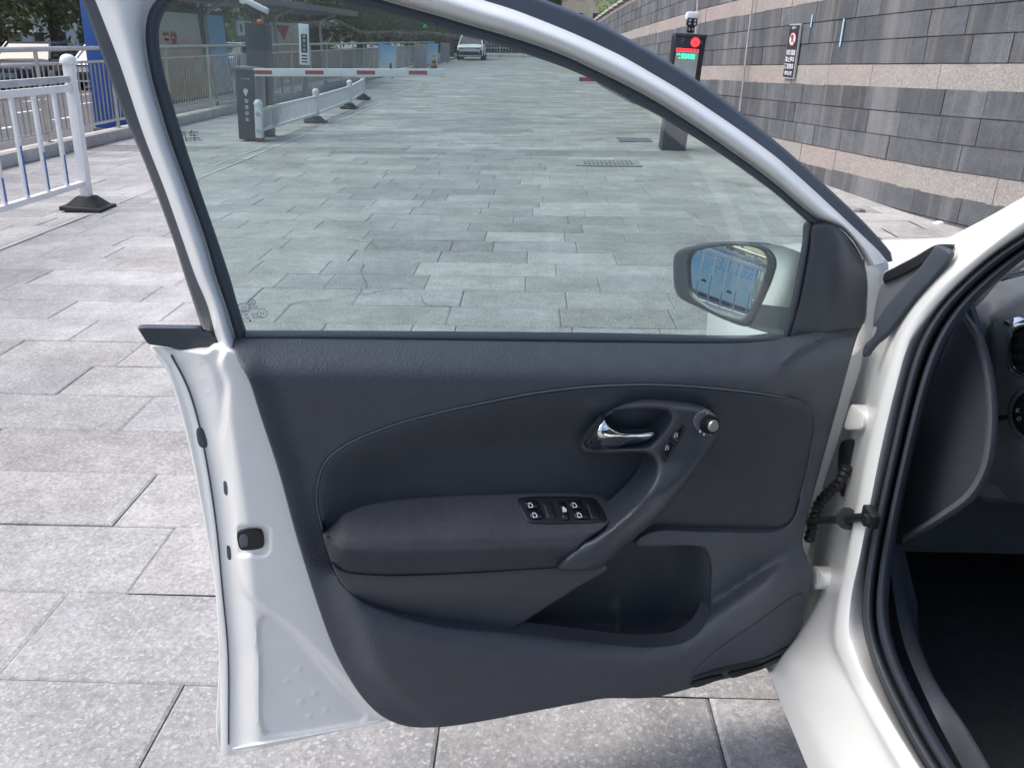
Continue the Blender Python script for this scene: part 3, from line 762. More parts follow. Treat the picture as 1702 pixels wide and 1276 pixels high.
for k in range(4):
    xa = [.02, .75, 1.48, 2.215][k] * x1 / 2.70; MB().box((xa + .13, -.0235, .028 + .006 * (xa - .7)), (.26, .004, .052)).build('red_patch', M['red'], t, False, True)
t = thing('camera_column', 'tall dark column with a white plate camera behind the barrier box', 'camera column', (-4.20, 12.55, 0), rot=LR)
MB().box((0, 0, .80), (.31, .28, 1.60), bev=.012).build('column', M['gate'], t, True, True)
MB().cyl((.0, 0, 1.60), (.0, 0, 1.70), .05, n=12).box((0, -.02, 1.72), (.12, .1, .07), bev=.01).build('bracket', M['black'], t, True, True)
MB().box((-.02, -.06, 1.83), (.40, .17, .10), bev=.03, rot=Matrix.Rotation(R(21), 3, 'Y')).build('camera_housing', M['boomw'], t, True, True)
MB().box((.03, -.13, 1.77), (.36, .05, .04), bev=.01, rot=Matrix.Rotation(R(21), 3, 'Y')).build('camera_visor', M['black'], t, True, True)
MB().cyl((.05, -.15, 1.62), (.12, -.17, 1.63), .035, n=12).build('lamp', M['orange'], t, True, True)

# narrow sign on a post behind the low railing
t = thing('narrow_sign', 'narrow upright white sign with black lettering on a grey post', 'sign', (-4.15, 14.85, 0), rot=LR)
MB().box((0, .02, .5), (.085, .06, 1.0)).build('post', M['gate_lt'], t, False, True)
MB().box((.0, 0, 1.30), (.175, .03, .66), bev=.006).build('board', M['white'], t, True, True)
MB().box((.005, -.017, 1.32), (.105, .004, .30)).build('black_panel', M['black'], t, False, True)
for k, ch in enumerate('收费公示'):
    put_text('lettering', ch, .062, M['white'], t, (.005, -.0205, 1.43 - k * .072), (1, 0, 0), (0, 0, 1)).matrix_parent_inverse = Matrix.Identity(4)
for k in range(3): MB().box((.005, -.017, 1.12 - k * .05), (.10, .004, .022)).build('printed_line', M['black'], t, False, True)

# parking kiosk on the right with red disc display, and its boom
t = thing('parking_kiosk', 'dark parking kiosk with a lit red disc and green lettering before the stone wall', 'kiosk', (1.95, 11.5, 0), rot=(0, R(3.2), 0))
MB().box((0, 0, .44), (.34, .30, .88), bev=.015).build('pedestal', M['gate'], t, True, True)
MB().box((.02, 0, 1.17), (.41, .30, .62), bev=.018).build('cabinet', M['sblack'], t, True, True)
MB().box((.0, -.153, 1.10), (.30, .01, .42)).build('screen', M['screen'], t, False, True)
MB().cyl((.085, -.150, 1.395), (.085, -.158, 1.395), .058, n=28).build('red_disc', M['led_red'], t, True, True)
put_text('letter', 'P', .10, M['gate_lt'], t, (-.08, -.1525, 1.40), (1, 0, 0), (0, 0, 1)).matrix_parent_inverse = Matrix.Identity(4)
put_text('letter', 'A', .08, M['gate_lt'], t, (.155, -.1525, 1.395), (1, 0, 0), (0, 0, 1)).matrix_parent_inverse = Matrix.Identity(4)
MB().box((-.005, -.160, 1.295), (.29, .006, .035)).build('red_text_strip', M['led_red'], t, False, True)
for k in range(6): MB().box((-.125 + k * .048, -.1645, 1.293 + .004 * (k % 2)), (.022, .003, .016)).build('red_text_gap', M['sblack'], t, False, True)
put_text('green_lettering', '欢迎光临', .060, M['led_green'], t, (-.015, -.1595, 1.215), (1, 0, 0), (0, 0, 1), .003).matrix_parent_inverse = Matrix.Identity(4)
MB().box((.02, -.02, 1.475), (.42, .32, .04), bev=.015).build('roof_cap', M['gate'], t, True, True)
cm = MB().box((.02, -.01, 1.71), (.165, .17, .10), bev=.035).build('camera_hood', M['boomw'], t, True, True)
MB().box((.02, -.055, 1.635), (.135, .10, .10), bev=.02).box((.02, -.03, 1.55), (.09, .08, .09), bev=.02).build('camera_body', M['black'], t, True, True)
for k, (dx, dz) in enumerate(((-.035, 1.655), (.035, 1.655), (-.035, 1.615), (.035, 1.615))): MB().cyl((.02 + dx, -.105, dz), (.02 + dx, -.112, dz), .014, n=10).build('camera_led', M['wgrey'], t, True, True)
for dx in (-.02, .022): MB().box((.02 + dx, -.072, 1.55), (.018, .006, .032)).build('camera_mark', M['wgrey'], t, False, True)
t = thing('barrier_boom', 'short visible end of a white boom with red patch, right of the gap', 'barrier', (.34, 11.9, .87))
MB().box((.70, 0, .03), (1.38, .045, .10), bev=.006).build('boom', M['boomw'], t, True, True)
for k in range(2): MB().box((.44 + k * .62, -.0235, .028), (.30, .004, .052)).build('red_patch', M['red'], t, False, True)
# thin post and conduit against the wall
def wall_pt(px, py, off=.03):
    best = None
    for q in np.linspace(4, 40, 900):
        p = wpos(q); 
        d = rays([(px, py)])[0]; tt = q / d[1]; x = d[0] * tt
        if best is None or abs(x - p[0]) < best[0]: best = (abs(x - p[0]), q, EYE[2] + d[2] * tt)
    p = wpos(best[1]) + wn(best[1]) * off; return np.array([p[0], p[1], best[2]]), best[1]
a, ya = wall_pt(1262, -30, .06); b, yb = wall_pt(1235, 192, .06)
tag(MB().tube([a + (a - b) * .6, a, (a + b) / 2, b, b + (b - a) * .25], .014, 8).build('conduit_pole', M['wgrey'], None, True), 'thin grey conduit pole running up the stone wall', 'pole')
a, ya = wall_pt(1166, 8, .06); b, yb = wall_pt(1163, 60, .06)
tag(MB().tube([a + (a - b) * .5, a, b, b + (b - a) * 3.], .016, 8).build('conduit_pole', M['wgrey'], None, True), 'thin pale pole on the wall right behind the kiosk camera', 'pole')
# notice board on the wall
c, yc = wall_pt(1322, 86, .02); nn = np.array([*wn(yc), 0]); tx = np.array([nn[1], -nn[0], 0]); up = np.array([0, 0, 1.])
tx = -np.cross(nn, up) ; tx = tx if tx[1] < 0 else -tx
t = thing('wall_notice', 'narrow dark notice board with round no-parking symbol on the stone wall', 'sign', tuple(c))
def slab_on(name, u0, u1, v0, v1, th, mt, off=0.):
    m = MB(); P = []
    for w_ in (off, off + th):
        for u_, v_ in ((u0, v0), (u1, v0), (u1, v1), (u0, v1)): P.append(c + tx * u_ + up * v_ + nn * w_)
    m.add(P, [(0, 1, 2, 3), (4, 5, 6, 7), (0, 1, 5, 4), (1, 2, 6, 5), (2, 3, 7, 6), (3, 0, 4, 7)]); return m.build(name, mt, t)
h_ = .29; slab_on('frame', -.15, .15, -h_, h_, .02, M['wgrey']); slab_on('board', -.135, .135, -h_ + .015, h_ - .015, .004, M['sign_navy'], .021)
def disc(name, v, r0, mt, off):
    P = [c + tx * r0 * math.cos(k * .2618) + up * (v + r0 * .8 * math.sin(k * .2618)) + nn * off for k in range(24)]
    return MB().add(P, [tuple(range(24))]).build(name, mt, t, fix=False)
disc('red_ring', .13, .095, M['red'], .028); disc('white_field', .13, .078, M['white'], .030)
put_text('symbol', 'P', .11, M['sign_navy'], t, c + up * .13 + nn * .032, tx, up, .004)
sl = MB(); a_, b_ = c + tx * -.055 + up * .17 + nn * .034, c + tx * .055 + up * .09 + nn * .034; d_ = up * .011
sl.add([a_ - d_, b_ - d_, b_ + d_, a_ + d_], [(0, 1, 2, 3)]).build('slash', M['red'], t)
for k, (tt_, s_) in enumerate((('消防通道', .062), ('禁止停车', .062), ('违者拖车', .062), ('请勿占用', .05))):
    put_text('lettering', tt_, s_, M['white'], t, c + up * (-.015 - k * .073) + nn * .028, tx, up, .0012)
put_text('small_heading', '温馨提示', .03, M['white'], t, c + up * .247 + nn * .028, tx, up)
for i, (px, py, L_) in enumerate([(1352, 35, .13), (1401, 55, .26)]):
    c2, y2 = wall_pt(px, py, .016); n2 = np.array([*wn(y2), 0]); t2 = np.cross(n2, up); P = []
    for w_ in (0, .006):
        for u_, v_ in ((-.012, -L_ / 2), (.012, -L_ / 2), (.012, L_ / 2), (-.012, L_ / 2)): P.append(c2 + t2 * u_ + up * v_ + n2 * w_)
    tag(MB().add(P, [(0, 1, 2, 3), (4, 5, 6, 7), (0, 1, 5, 4), (1, 2, 6, 5), (2, 3, 7, 6), (3, 0, 4, 7)]).build('tape_strip', mat('pale_blue_tape', srgb('a9cfe6'), .5)), ['short pale tape strip on the wall beside the notice board', 'long pale blue tape strip on the wall right of the notice board'][i], 'tape', 'tape strips on the wall')

# far cars -------------------------------------------------------------------
def car(name, label, loc, rz, paint, W=1.85, L=4.5, H=1.6, suv=False, group=None, front_plate=False):
    t = thing(name, label, 'car', loc, group, (0, 0, rz))
    hw = W / 2
    # sections along the car: (y, zlo, z belt, z roof, half belt width, half roof width)
    S = [(-.50, .42, .72, .72, .74, .6), (-.485, .30, .82, .82, .88, .7), (-.44, .24, .92, .93, .95, .78), (-.30, .22, .98, 1.02, .99, .80), (-.20, .22, 1.0, 1.04, 1., .80),
         (.0, .22, 1.0, 1.04, 1., .8), (.22, .22, 1.0, 1.05, 1., .8), (.40, .24, 1.0, 1.05, .98, .8), (.475, .30, .95, .98, .93, .75), (.5, .42, .8, .82, .82, .65)]
    k = H / 1.6
    vs = []; n = 12
    for y_, zl, zb, zr, hb, hr in S:
        y_ *= L; zl *= k; zb *= k; zr *= k; b_ = hb * hw
        ring = [(-b_ * .86, zl), (-b_ * .97, zl + .10), (-b_, (zl + zb) / 2), (-b_ * .97, zb - .04), (-b_ * .90, zb), (-b_ * .5, zr), (b_ * .5, zr), (b_ * .90, zb), (b_ * .97, zb - .04), (b_, (zl + zb) / 2), (b_ * .97, zl + .10), (b_ * .86, zl)]
        vs += [(x, y_, z) for x, z in ring]
    fs = [(i * n + j, i * n + (j + 1) % n, (i + 1) * n + (j + 1) % n, (i + 1) * n + j) for i in range(len(S) - 1) for j in range(n)] + [tuple(range(n)), tuple(range((len(S) - 1) * n, len(S) * n))]
    MB().add(vs, fs).build('body', paint, t, True, True, 50)
    # cabin
    zb, zr = 1.0 * k, H
    yb = (-.26 * L, .46 * L) if suv else (-.24 * L, .34 * L); yr = (-.10 * L, .40 * L) if suv else (-.08 * L, .20 * L)
    P = [(-hw * .90, yb[0], zb), (hw * .90, yb[0], zb), (hw * .90, yb[1], zb), (-hw * .90, yb[1], zb), (-hw * .70, yr[0], zr - .03), (hw * .70, yr[0], zr - .03), (hw * .70, yr[1], zr - .03), (-hw * .70, yr[1], zr - .03)]
    m = MB().add(P, [(0, 1, 5, 4), (1, 2, 6, 5), (2, 3, 7, 6), (3, 0, 4, 7)]); m.build('windows', M['dark_glass'], t, False, True)
    MB().add([(-hw * .72, yr[0] - .04, zr - .045), (hw * .72, yr[0] - .04, zr - .045), (hw * .72, yr[1] + .03, zr - .045), (-hw * .72, yr[1] + .03, zr - .045), (-hw * .6, yr[0] + .06, zr), (hw * .6, yr[0] + .06, zr), (hw * .6, yr[1] - .05, zr), (-hw * .6, yr[1] - .05, zr)], [(0, 1, 5, 4), (1, 2, 6, 5), (2, 3, 7, 6), (3, 0, 4, 7), (4, 5, 6, 7), (3, 2, 1, 0)]).build('roof', paint, t, True, True)
    for sx in (-1, 1):
        MB().tube([(sx * hw * .91, yb[0] - .02, zb - .01), (sx * hw * .71, yr[0], zr - .02)], .04, 6).build('pillar', paint, t, True, True)
        MB().box((sx * (hw + .07), yb[0] + .12, zb + .07), (.16, .10, .12), bev=.03).build('side_mirror', M['far_dark'], t, True, True)
        for yw in (-.31 * L, .30 * L):
            wh = MB().cyl((sx * (hw - .22), yw, .33), (sx * (hw + .004), yw, .33), .335, n=20).build('wheel', M['tyre'], t, True, True)
            MB().cyl((sx * (hw - .02), yw, .33), (sx * (hw + .012), yw, .33), .22, n=14).build('rim', M['alloy'], wh, True, True)
        MB().box((sx * hw * .62, -.492 * L, .74 * k), (.34, .10, .07), bev=.02).build('headlight', M['screen'], t, True, True)
        MB().box((sx * hw * .70, .492 * L, .84 * k), (.30, .08, .10), bev=.02).build('tail_light', M['red'], t, True, True)
    MB().box((0, -.497 * L, .46 * k), (1.35, .10, .22), bev=.03).build('grille', M['far_dark'], t, True, True)
    if suv:
        MB().box((0, -.493 * L, .80 * k), (1.62, .12, .028), bev=.01).build('light_bar', M['far_dark'], t, True, True)
        for sx in (-1, 1): MB().box((sx * .78, -.485 * L, .50 * k), (.22, .12, .34), bev=.04).build('corner_intake', M['far_dark'], t, True, True)
        MB().box((0, -.505 * L, .30 * k), (1.1, .08, .035), bev=.01).build('lower_lip', M['far_white'], t, True, True)
    if front_plate: MB().box((0, -.512 * L, .50 * k), (.44, .02, .14)).build('number_plate', mat('green_plate', (.25, .5, .38), .4), t, False, True)
    return t
sp = on_g([(781, 101)])[0]
car('white_suv', 'white electric car parked facing us at the far end of the plaza', (sp[0], sp[1] + 2.2, 0), 0, M['far_white'], 1.95, 4.7, 1.72, True)
car('street_car', 'black and white sedan on the street, leftmost behind the steel fence', (-15.6, 22.4, -.1), R(30), M['far_white'], 1.8, 4.6, 1.16, group='cars on the street')
car('street_car', 'dark sedan with a green plate on the street behind the white railing', (-16.0, 26.8, -.1), R(8), mat('far_car_black', (.025, .027, .03), .3, coat=.4), 1.8, 4.5, 1.34, front_plate=True, group='cars on the street')
car('street_car', 'white car on the street beside the blue pillar', (-13.5, 27.2, -.1), R(3), M['far_white'], 1.85, 4.5, 1.42, True, group='cars on the street')
car('street_car', 'distant white car on the street behind the narrow sign', (-14.5, 40, -.1), R(2), M['far_white'], 1.8, 4.5, 1.3, group='cars on the street')
# blue pillar behind the fence
t = thing('blue_pillar', 'solid blue pillar standing behind the steel fence', 'pillar', (-6.72, 13.0, -.02), rot=LR)
MB().box((0, 0, 1.15), (.50, .34, 2.3), bev=.01).build('shaft', M['blue_pillar'], t, True, True); MB().box((.02, 0, .04), (.58, .42, .08), bev=.01).build('plinth', M['gate_lt'], t, True, True)
# bus shelter with printed panels
t = thing('bus_shelter', 'long grey bus shelter with printed panels behind the steel fence', 'bus shelter', (-7.7, 17, -.1))
def pan(y0, y1, z0, z1, mt, nm='printed_panel'):
    f = MB().box((0, (y0 + y1) / 2 - 17, (z0 + z1) / 2 + .1), (.14, y1 - y0, z1 - z0), bev=.01).build('panel_frame', M['shelter'], t, True, True)
    MB().box((.073, (y0 + y1) / 2 - 17, (z0 + z1) / 2 + .1), (.01, y1 - y0 - .14, z1 - z0 - .14)).build(nm, mt, f, False, True); return f
pan(16.6, 19.35, .1, 1.95, M['post_pink']); pan(19.6, 20.9, .1, 1.95, M['post_blue2']); pan(24.4, 28.6, .5, 1.9, M['post_pink'])
for k, ch in enumerate('管贷'): put_text('red_lettering', ch, .34, M['red_print'], t, (.085, .45 + k * .36, 1.42), (0, 1, 0), (0, 0, 1), .008).matrix_parent_inverse = Matrix.Identity(4)
MB().add([(.085, 7.9, 1.85), (.085, 9.4, 1.85), (.085, 8.7, 1.45)], [(0, 1, 2)]).build('red_wedge', M['red_print'], t, False, True)
MB().box((.45, 6.5, 2.30), (1.7, 14.5, .10), bev=.02).build('roof', M['shelter'], t, True, True)
MB().box((1.31, 6.5, 2.30), (.05, 14.6, .16), bev=.01).build('roof_edge', M['shelter'], t, True, True)
for y_ in (2.45, 7.6, 12.8): MB().tube([(.18, y_, 0), (.18, y_, 1.9), (.30, y_, 2.1), (.75, y_, 2.25)], .045, 8).build('pole', M['shelter_lt'], t, True, True)
MB().box((.3, 4.6, 1.72), (.06, 1.1, .34), bev=.01).build('hanging_board', M['white'], t, True, True)
MB().cyl((.332, 4.3, 1.72), (.336, 4.3, 1.72), .10, n=16).build('round_logo', mat('logo_teal', (.05, .25, .3), .5), t, True, True)
put_text('board_lettering', '公交', .2, M['gate'], t, (.334, 4.75, 1.72), (0, 1, 0), (0, 0, 1)).matrix_parent_inverse = Matrix.Identity(4)
# upright boards along the far fence
for i, (y_, hh, ww, mt, lab) in enumerate([(32.5, 1.2, .66, M['post_blue2'], 'blue upright poster board leaning on the steel fence, nearest of its row'), (42.2, 1.2, .6, M['post_dull'], 'pinkish poster board on the far steel fence beside the striped cone'),
                                         (47.0, 1.2, .6, M['post_blue2'], 'small blue poster board on the far steel fence right of the striped cone'), (53.5, 1.2, .6, M['post_dull'], 'farthest pinkish poster board by the white electric car')]):
    t = thing('poster_board', lab, 'poster board', (-5.75, y_, .0), 'poster boards on the far fence', LR)
    MB().box((0, 0, hh / 2 + .05), (ww, .04, hh - .1)).build('board', mt, t, False, True)
    MB().box((ww * .3, .06, .3), (.04, .06, .6)).box((-ww * .3, .06, .3), (.04, .06, .6)).build('stand', M['gate'], t, False, True)
    if i == 0: MB().add([(.02, -.024, .08), (.25, -.024, .08), (.17, -.024, .56), (.12, -.024, .56)], [(0, 1, 2, 3)]).build('printed_silhouette', M['gate'], t, False, True)
t = thing('traffic_cone', 'small striped traffic cone at the foot of the far fence', 'traffic cone', (-5.1, 42.5, 0))
MB().box((0, 0, .02), (.42, .42, .04), bev=.01).build('base', M['rubber'], t, True, True)
for k in range(5): MB().cyl((0, 0, .04 + k * .13), (0, 0, .17 + k * .13), .17 - k * .028, .17 - (k + 1) * .028, n=14, cap=(k == 4)).build('band', [M['rubber'], M['orange'], M['rubber'], M['yellow'], M['orange']][k], t, True, True)
# traffic lights far down the street
for i, (px, py) in enumerate([(705, 41), (713, 42)]):
    p = on_y([(px, py)], 85.0)[0]
    t = thing('traffic_light', ['left of two green arrow signals under the far trees', 'right of two green arrow signals under the far trees'][i], 'traffic light', (p[0], 85, -.1), 'far green signals')
    hz = p[2] + .1
    MB().cyl((0, .1, 0), (0, .1, hz), .06, n=8).build('pole', M['gate'], t, True, True); MB().box((0, 0, hz), (.76, .2, .86), bev=.03).build('head', M['black'], t, True, True)
    MB().add([(-.34, -.105, hz - .22), (.34, -.105, hz - .22), (.12, -.105, hz + .06), (0, -.105, hz + .36), (-.12, -.105, hz + .06)], [(0, 1, 2, 3, 4)]).build('green_arrow', M['tl_green'], t, False, True)

# blue public notice seen in the door mirror, behind the railing
BX = -6.07
t = thing('blue_billboard', 'blue public notice board with white lettering, seen reflected in the door mirror', 'billboard', (BX, 2.0, 0))
MB().box((0, BY0 / 2 + BY1 / 2 - 2.0, .62), (.10, BY1 - BY0, 1.10), bev=.01).build('board_frame', M['shelter_lt'], t, True, True)
MB().box((.053, BY0 / 2 + BY1 / 2 - 2.0, .62), (.01, BY1 - BY0 - .04, 1.06)).build('printed_sheet', M['post_blue'], t, False, True)
for tt_, dy, zz, s_ in (('大力倡导文明祭祀', BTX, .83, .23), ('绿色环保生态', BTX - .1, .58, .23)):
    put_text('lettering', tt_, s_, M['white'], t, (.060, dy - 2.0, zz), (0, 1, 0), (0, 0, 1), .002, 'LEFT').matrix_parent_inverse = Matrix.Identity(4)
for k in range(9): MB().cyl((.058, BTX - 2.15 + k * .11, 1.04), (.062, BTX - 2.15 + k * .11, 1.04), .042, n=12).build('round_mark', M['white'], t, False, True)
for k, (dy, zz) in enumerate(((.55, .28), (1.35, .32))): MB().dome((.06, BTX - 2.0 + dy, zz), .004, .09, .06, 12, 4).build('printed_motif', M['gate'], t, False, True)
for y_ in (BY0 + .1, BY1 - .1): MB().box((-.02, y_ - 2.0, .14), (.06, .06, .30)).build('leg', M['gate_lt'], t, False, True)

# ---------------------------------------------------------------- trees, hedges and far buildings
def leaves(mb, cols, c, rx, ry, rz, n, s, zmin=-9e9, hollow=.35):
    g = rng.normal(size=(n, 3)); g /= np.linalg.norm(g, axis=1)[:, None]; rad = hollow + (1 - hollow) * rng.random(n) ** .5
    cl = rng.integers(0, max(n // 45, 3), n); cc = rng.normal(size=(max(n // 45, 3), 3)) * .9; cc /= np.maximum(np.linalg.norm(cc, axis=1)[:, None], 1.0); ct = .65 + .7 * rng.random(len(cc))
    P = cc[cl] * np.array([rx, ry, rz]) * .85 + g * rad[:, None] * np.array([rx, ry, rz]) * .30 + np.asarray(c)
    A = rng.normal(size=(n, 3)); A /= np.linalg.norm(A, axis=1)[:, None]; B = np.cross(A, rng.normal(size=(n, 3))); B /= np.linalg.norm(B, axis=1)[:, None]
    S = s * (.6 + .8 * rng.random(n))
    for i in range(n):
        if P[i, 2] < zmin: continue
        a, b = A[i] * S[i], B[i] * S[i] * .55
        mb.add([P[i] - a, P[i] + b, P[i] + a, P[i] - b], [(0, 1, 2, 3)]); v = ct[cl[i]] * (.8 + .4 * rng.random()); cols.append((v * (1 + rng.normal(0, .06)), v, v * .95))
def set_tint(o, cols, k=4):
    at = o.data.color_attributes.new('tint', 'FLOAT_COLOR', 'CORNER'); at.data.foreach_set('color', np.repeat(np.c_[np.array(cols), np.ones(len(cols))], k, 0).ravel())
def tree(label, x, y, h, rx, rz, mt, n=1800, s=.16, trunk=.16, lean=0., group='trees', zc=None):
    t = thing('tree', label, 'tree', (x, y, -.1), group); tr = MB(); zc = zc or h - rz * .8
    tr.tube([(0, 0, 0), (lean * .3, .05, h * .25), (lean * .7, -.05, h * .5), (lean, .02, h * .78)], [trunk * 1.25, trunk, trunk * .8, trunk * .4], 8)
    for k in range(5):
        a = rng.random() * 6.28; z_ = h * (.3 + .1 * k); e = rx * .75
        tr.tube([(lean * z_ / h, 0, z_), (math.cos(a) * e * .5 + lean * z_ / h, math.sin(a) * e * .5, z_ + h * .08), (math.cos(a) * e, math.sin(a) * e, z_ + h * .2)], [trunk * .5, trunk * .35, trunk * .12], 6)
    tr.build('trunk', M['bark'], t, True, True); mb = MB(); cols = []
    leaves(mb, cols, (lean, 0, zc), rx, rx, rz, n, s, 1.0); o = mb.build('crown', mt, t, False, True, fix=False); set_tint(o, cols); return t
nm = ['leftmost grey-green street tree above the fence', 'street tree with a pale leaning trunk behind the fence at far left', 'street tree over the brown roof beyond the street', 'street tree above the blue pillar', 'street tree just right of the window frame behind the shelter', 'dark street tree behind the pink shelter panel', 'dark street tree behind the camera column', 'dark street tree behind the narrow sign', 'dark street tree left of the green signals', 'dark street tree behind the green signals', 'far dark tree above the white electric car']
for i, (x, y, h, rx, rz, mt, trk) in enumerate([(-24.5, 31, 7.5, 3.4, 2.9, 'leaf', .24), (-22.8, 33, 7.5, 3.4, 3.1, 'leaf', .3), (-25.5, 40, 8.0, 3.8, 3.2, 'leaf', .26), (-20.5, 36, 7.5, 3.4, 3.0, 'leaf', .24), (-19.5, 41, 7.5, 3.2, 3.0, 'leaf', .24), (-17.5, 44, 7, 3.5, 2.9, 'leaf3', .24),
                                             (-11.5, 44, 7, 3.5, 3.0, 'leaf3', .25), (-10.5, 51, 7.5, 3.6, 3.2, 'leaf3', .28), (-10.2, 58, 7.5, 3.6, 3.2, 'leaf3', .3), (-9.5, 68, 8, 3.8, 3.4, 'leaf3', .3), (-8.2, 82, 8.5, 4.2, 3.8, 'leaf3', .3)]):
    tree(nm[i], x, y, h, rx, rz, M[mt], 4300, .15, trk, rng.normal(0, .3), 'street trees behind the fence', h - rz * .98)
for i, (x, y, rx, zc, rz) in enumerate([(3.9, 27, 1.5, 2.55, 1.0), (4.6, 36, 2.2, 2.6, 1.5), (5.0, 21, 1.6, 3.0, 1.2)]):
    tree(['bright green bush tree showing over the wall top, nearest', 'bright green tree over the far end of the wall', 'green tree above the wall beside the kiosk'][i], x, y, zc + .4, rx, rz, M['leaf2'], 2200, .10, .12, group='green trees above the wall', zc=zc)
# hedge and far backdrop
def mass(name, label, x0, x1, y0, y1, z0, z1, mt, n, s):
    mb = MB(); cols = []
    P = np.c_[x0 + (x1 - x0) * rng.random(n), y0 + (y1 - y0) * rng.random(n), z0 + (z1 - z0) * rng.random(n)]; tone = .7 + .6 * (np.sin(P[:, 1] * 1.3 + P[:, 2] * 2) * .5 + .5)
    A = rng.normal(size=(n, 3)); A /= np.linalg.norm(A, axis=1)[:, None]; B = np.cross(A, rng.normal(size=(n, 3))); B /= np.linalg.norm(B, axis=1)[:, None]
    for i in range(n):
        k = s * (.6 + .8 * rng.random()); a, b = A[i] * k, B[i] * k * .6; mb.add([P[i] - a, P[i] + b, P[i] + a, P[i] - b], [(0, 1, 2, 3)]); v = tone[i] * (.8 + .4 * rng.random()); cols.append((v, v, v))
    o = mb.build(name, mt, None, fix=False); set_tint(o, cols); tag(o, label, 'foliage', kind='stuff'); return o
mass('far_woodland', 'mass of grey-green foliage beyond the street', -46, -36, 2, 150, -.1, 12, M['leaf'], 9000, .6)
mass('far_woodland', 'dark mass of foliage closing the end of the plaza', -16, 3.0, 100, 112, -.1, 8, M['leaf3'], 5000, .45)
mass('hedge', 'low hedge strip along the far side of the street', -29, -28, 16, 120, -.1, 1.1, M['leaf3'], 5000, .15)
def building(name, label, loc, dims, wall_m, nx, nz, roof=None, face='y', sign=None):
    t = thing(name, label, 'building', loc); dx, dy, dz = dims
    MB().box((0, 0, dz / 2), dims).build('wall', wall_m, t, False, True)
    for i in range(nx):
        for k in range(nz):
            u = (i + .5) / nx - .5; zz = (k + .55) / nz * dz
            if face == 'y': f = MB().box((u * dx, -dy / 2 - .02, zz), (dx / nx * .5, .10, dz / nz * .5)).build('window', M['pale'], t, False, True); MB().box((u * dx, -dy / 2 - .075, zz), (dx / nx * .42, .02, dz / nz * .42)).build('pane', M['win'], f, False, True)
            else: f = MB().box((dx / 2 + .02, u * dy, zz), (.10, dy / nx * .5, dz / nz * .5)).build('window', M['pale'], t, False, True); MB().box((dx / 2 + .075, u * dy, zz), (.02, dy / nx * .42, dz / nz * .42)).build('pane', M['win'], f, False, True)
    if roof: MB().prism([(-dx / 2 - .8, dz), (0, dz + roof), (dx / 2 + .8, dz)], -dy / 2 - .8, dy / 2 + .8, 'y').build('roof', M['roofbrown'], t, False, True)
    if sign: 
        for k, ch in enumerate(sign): put_text('sign_letter', ch, 2.2, M['gate'], t, (0, -dy / 2 - .12, dz - 1.6 - k * 2.5), (1, 0, 0), (0, 0, 1), .03).matrix_parent_inverse = Matrix.Identity(4)
    return t
building('beige_block', 'cream apartment block with dark lettering beyond the end of the wall', (6.9, 119, -.1), (9, 8, 22), M['beige'], 4, 8, sign='杏苑')
building('pale_block', 'pale block behind the bright green trees', (20, 100, -.1), (14, 10, 16), M['pale'], 5, 6)
building('tile_roof_house', 'low house with a brown tiled roof beyond the street trees', (-33, 47, -.1), (5, 6, 1.7), M['pale'], 5, 1, 1.1, face='x')
building('street_house', 'pale two-storey house front behind the bus shelter', (-38, 75, -.1), (6, 40, 7), M['pale'], 14, 3, face='x')
t = thing('end_railing', 'pale metal railing closing the far end of the plaza', 'railing', (-1, 72, 0))
for zz in (.15, .75, 1.3): MB().cyl((-4, 0, zz), (7, 0, zz), .04, n=8).build('rail', M['shelter_lt'], t, True, True)
for k in range(45): MB().cyl((-4 + k * .25, 0, 0), (-4 + k * .25, 0, 1.3), .022 if k % 8 else .05, n=6).build('bar', M['shelter_lt'], t, True, True)
# ---------------------------------------------------------------- the white car
car_t = thing('white_hatchback', "white hatchback in the foreground with its front door swung wide open", 'car', (.49, 1.25, 0))
I = lambda pairs: (lambda x: np.interp(x, [p[0] for p in pairs], [p[1] for p in pairs]))
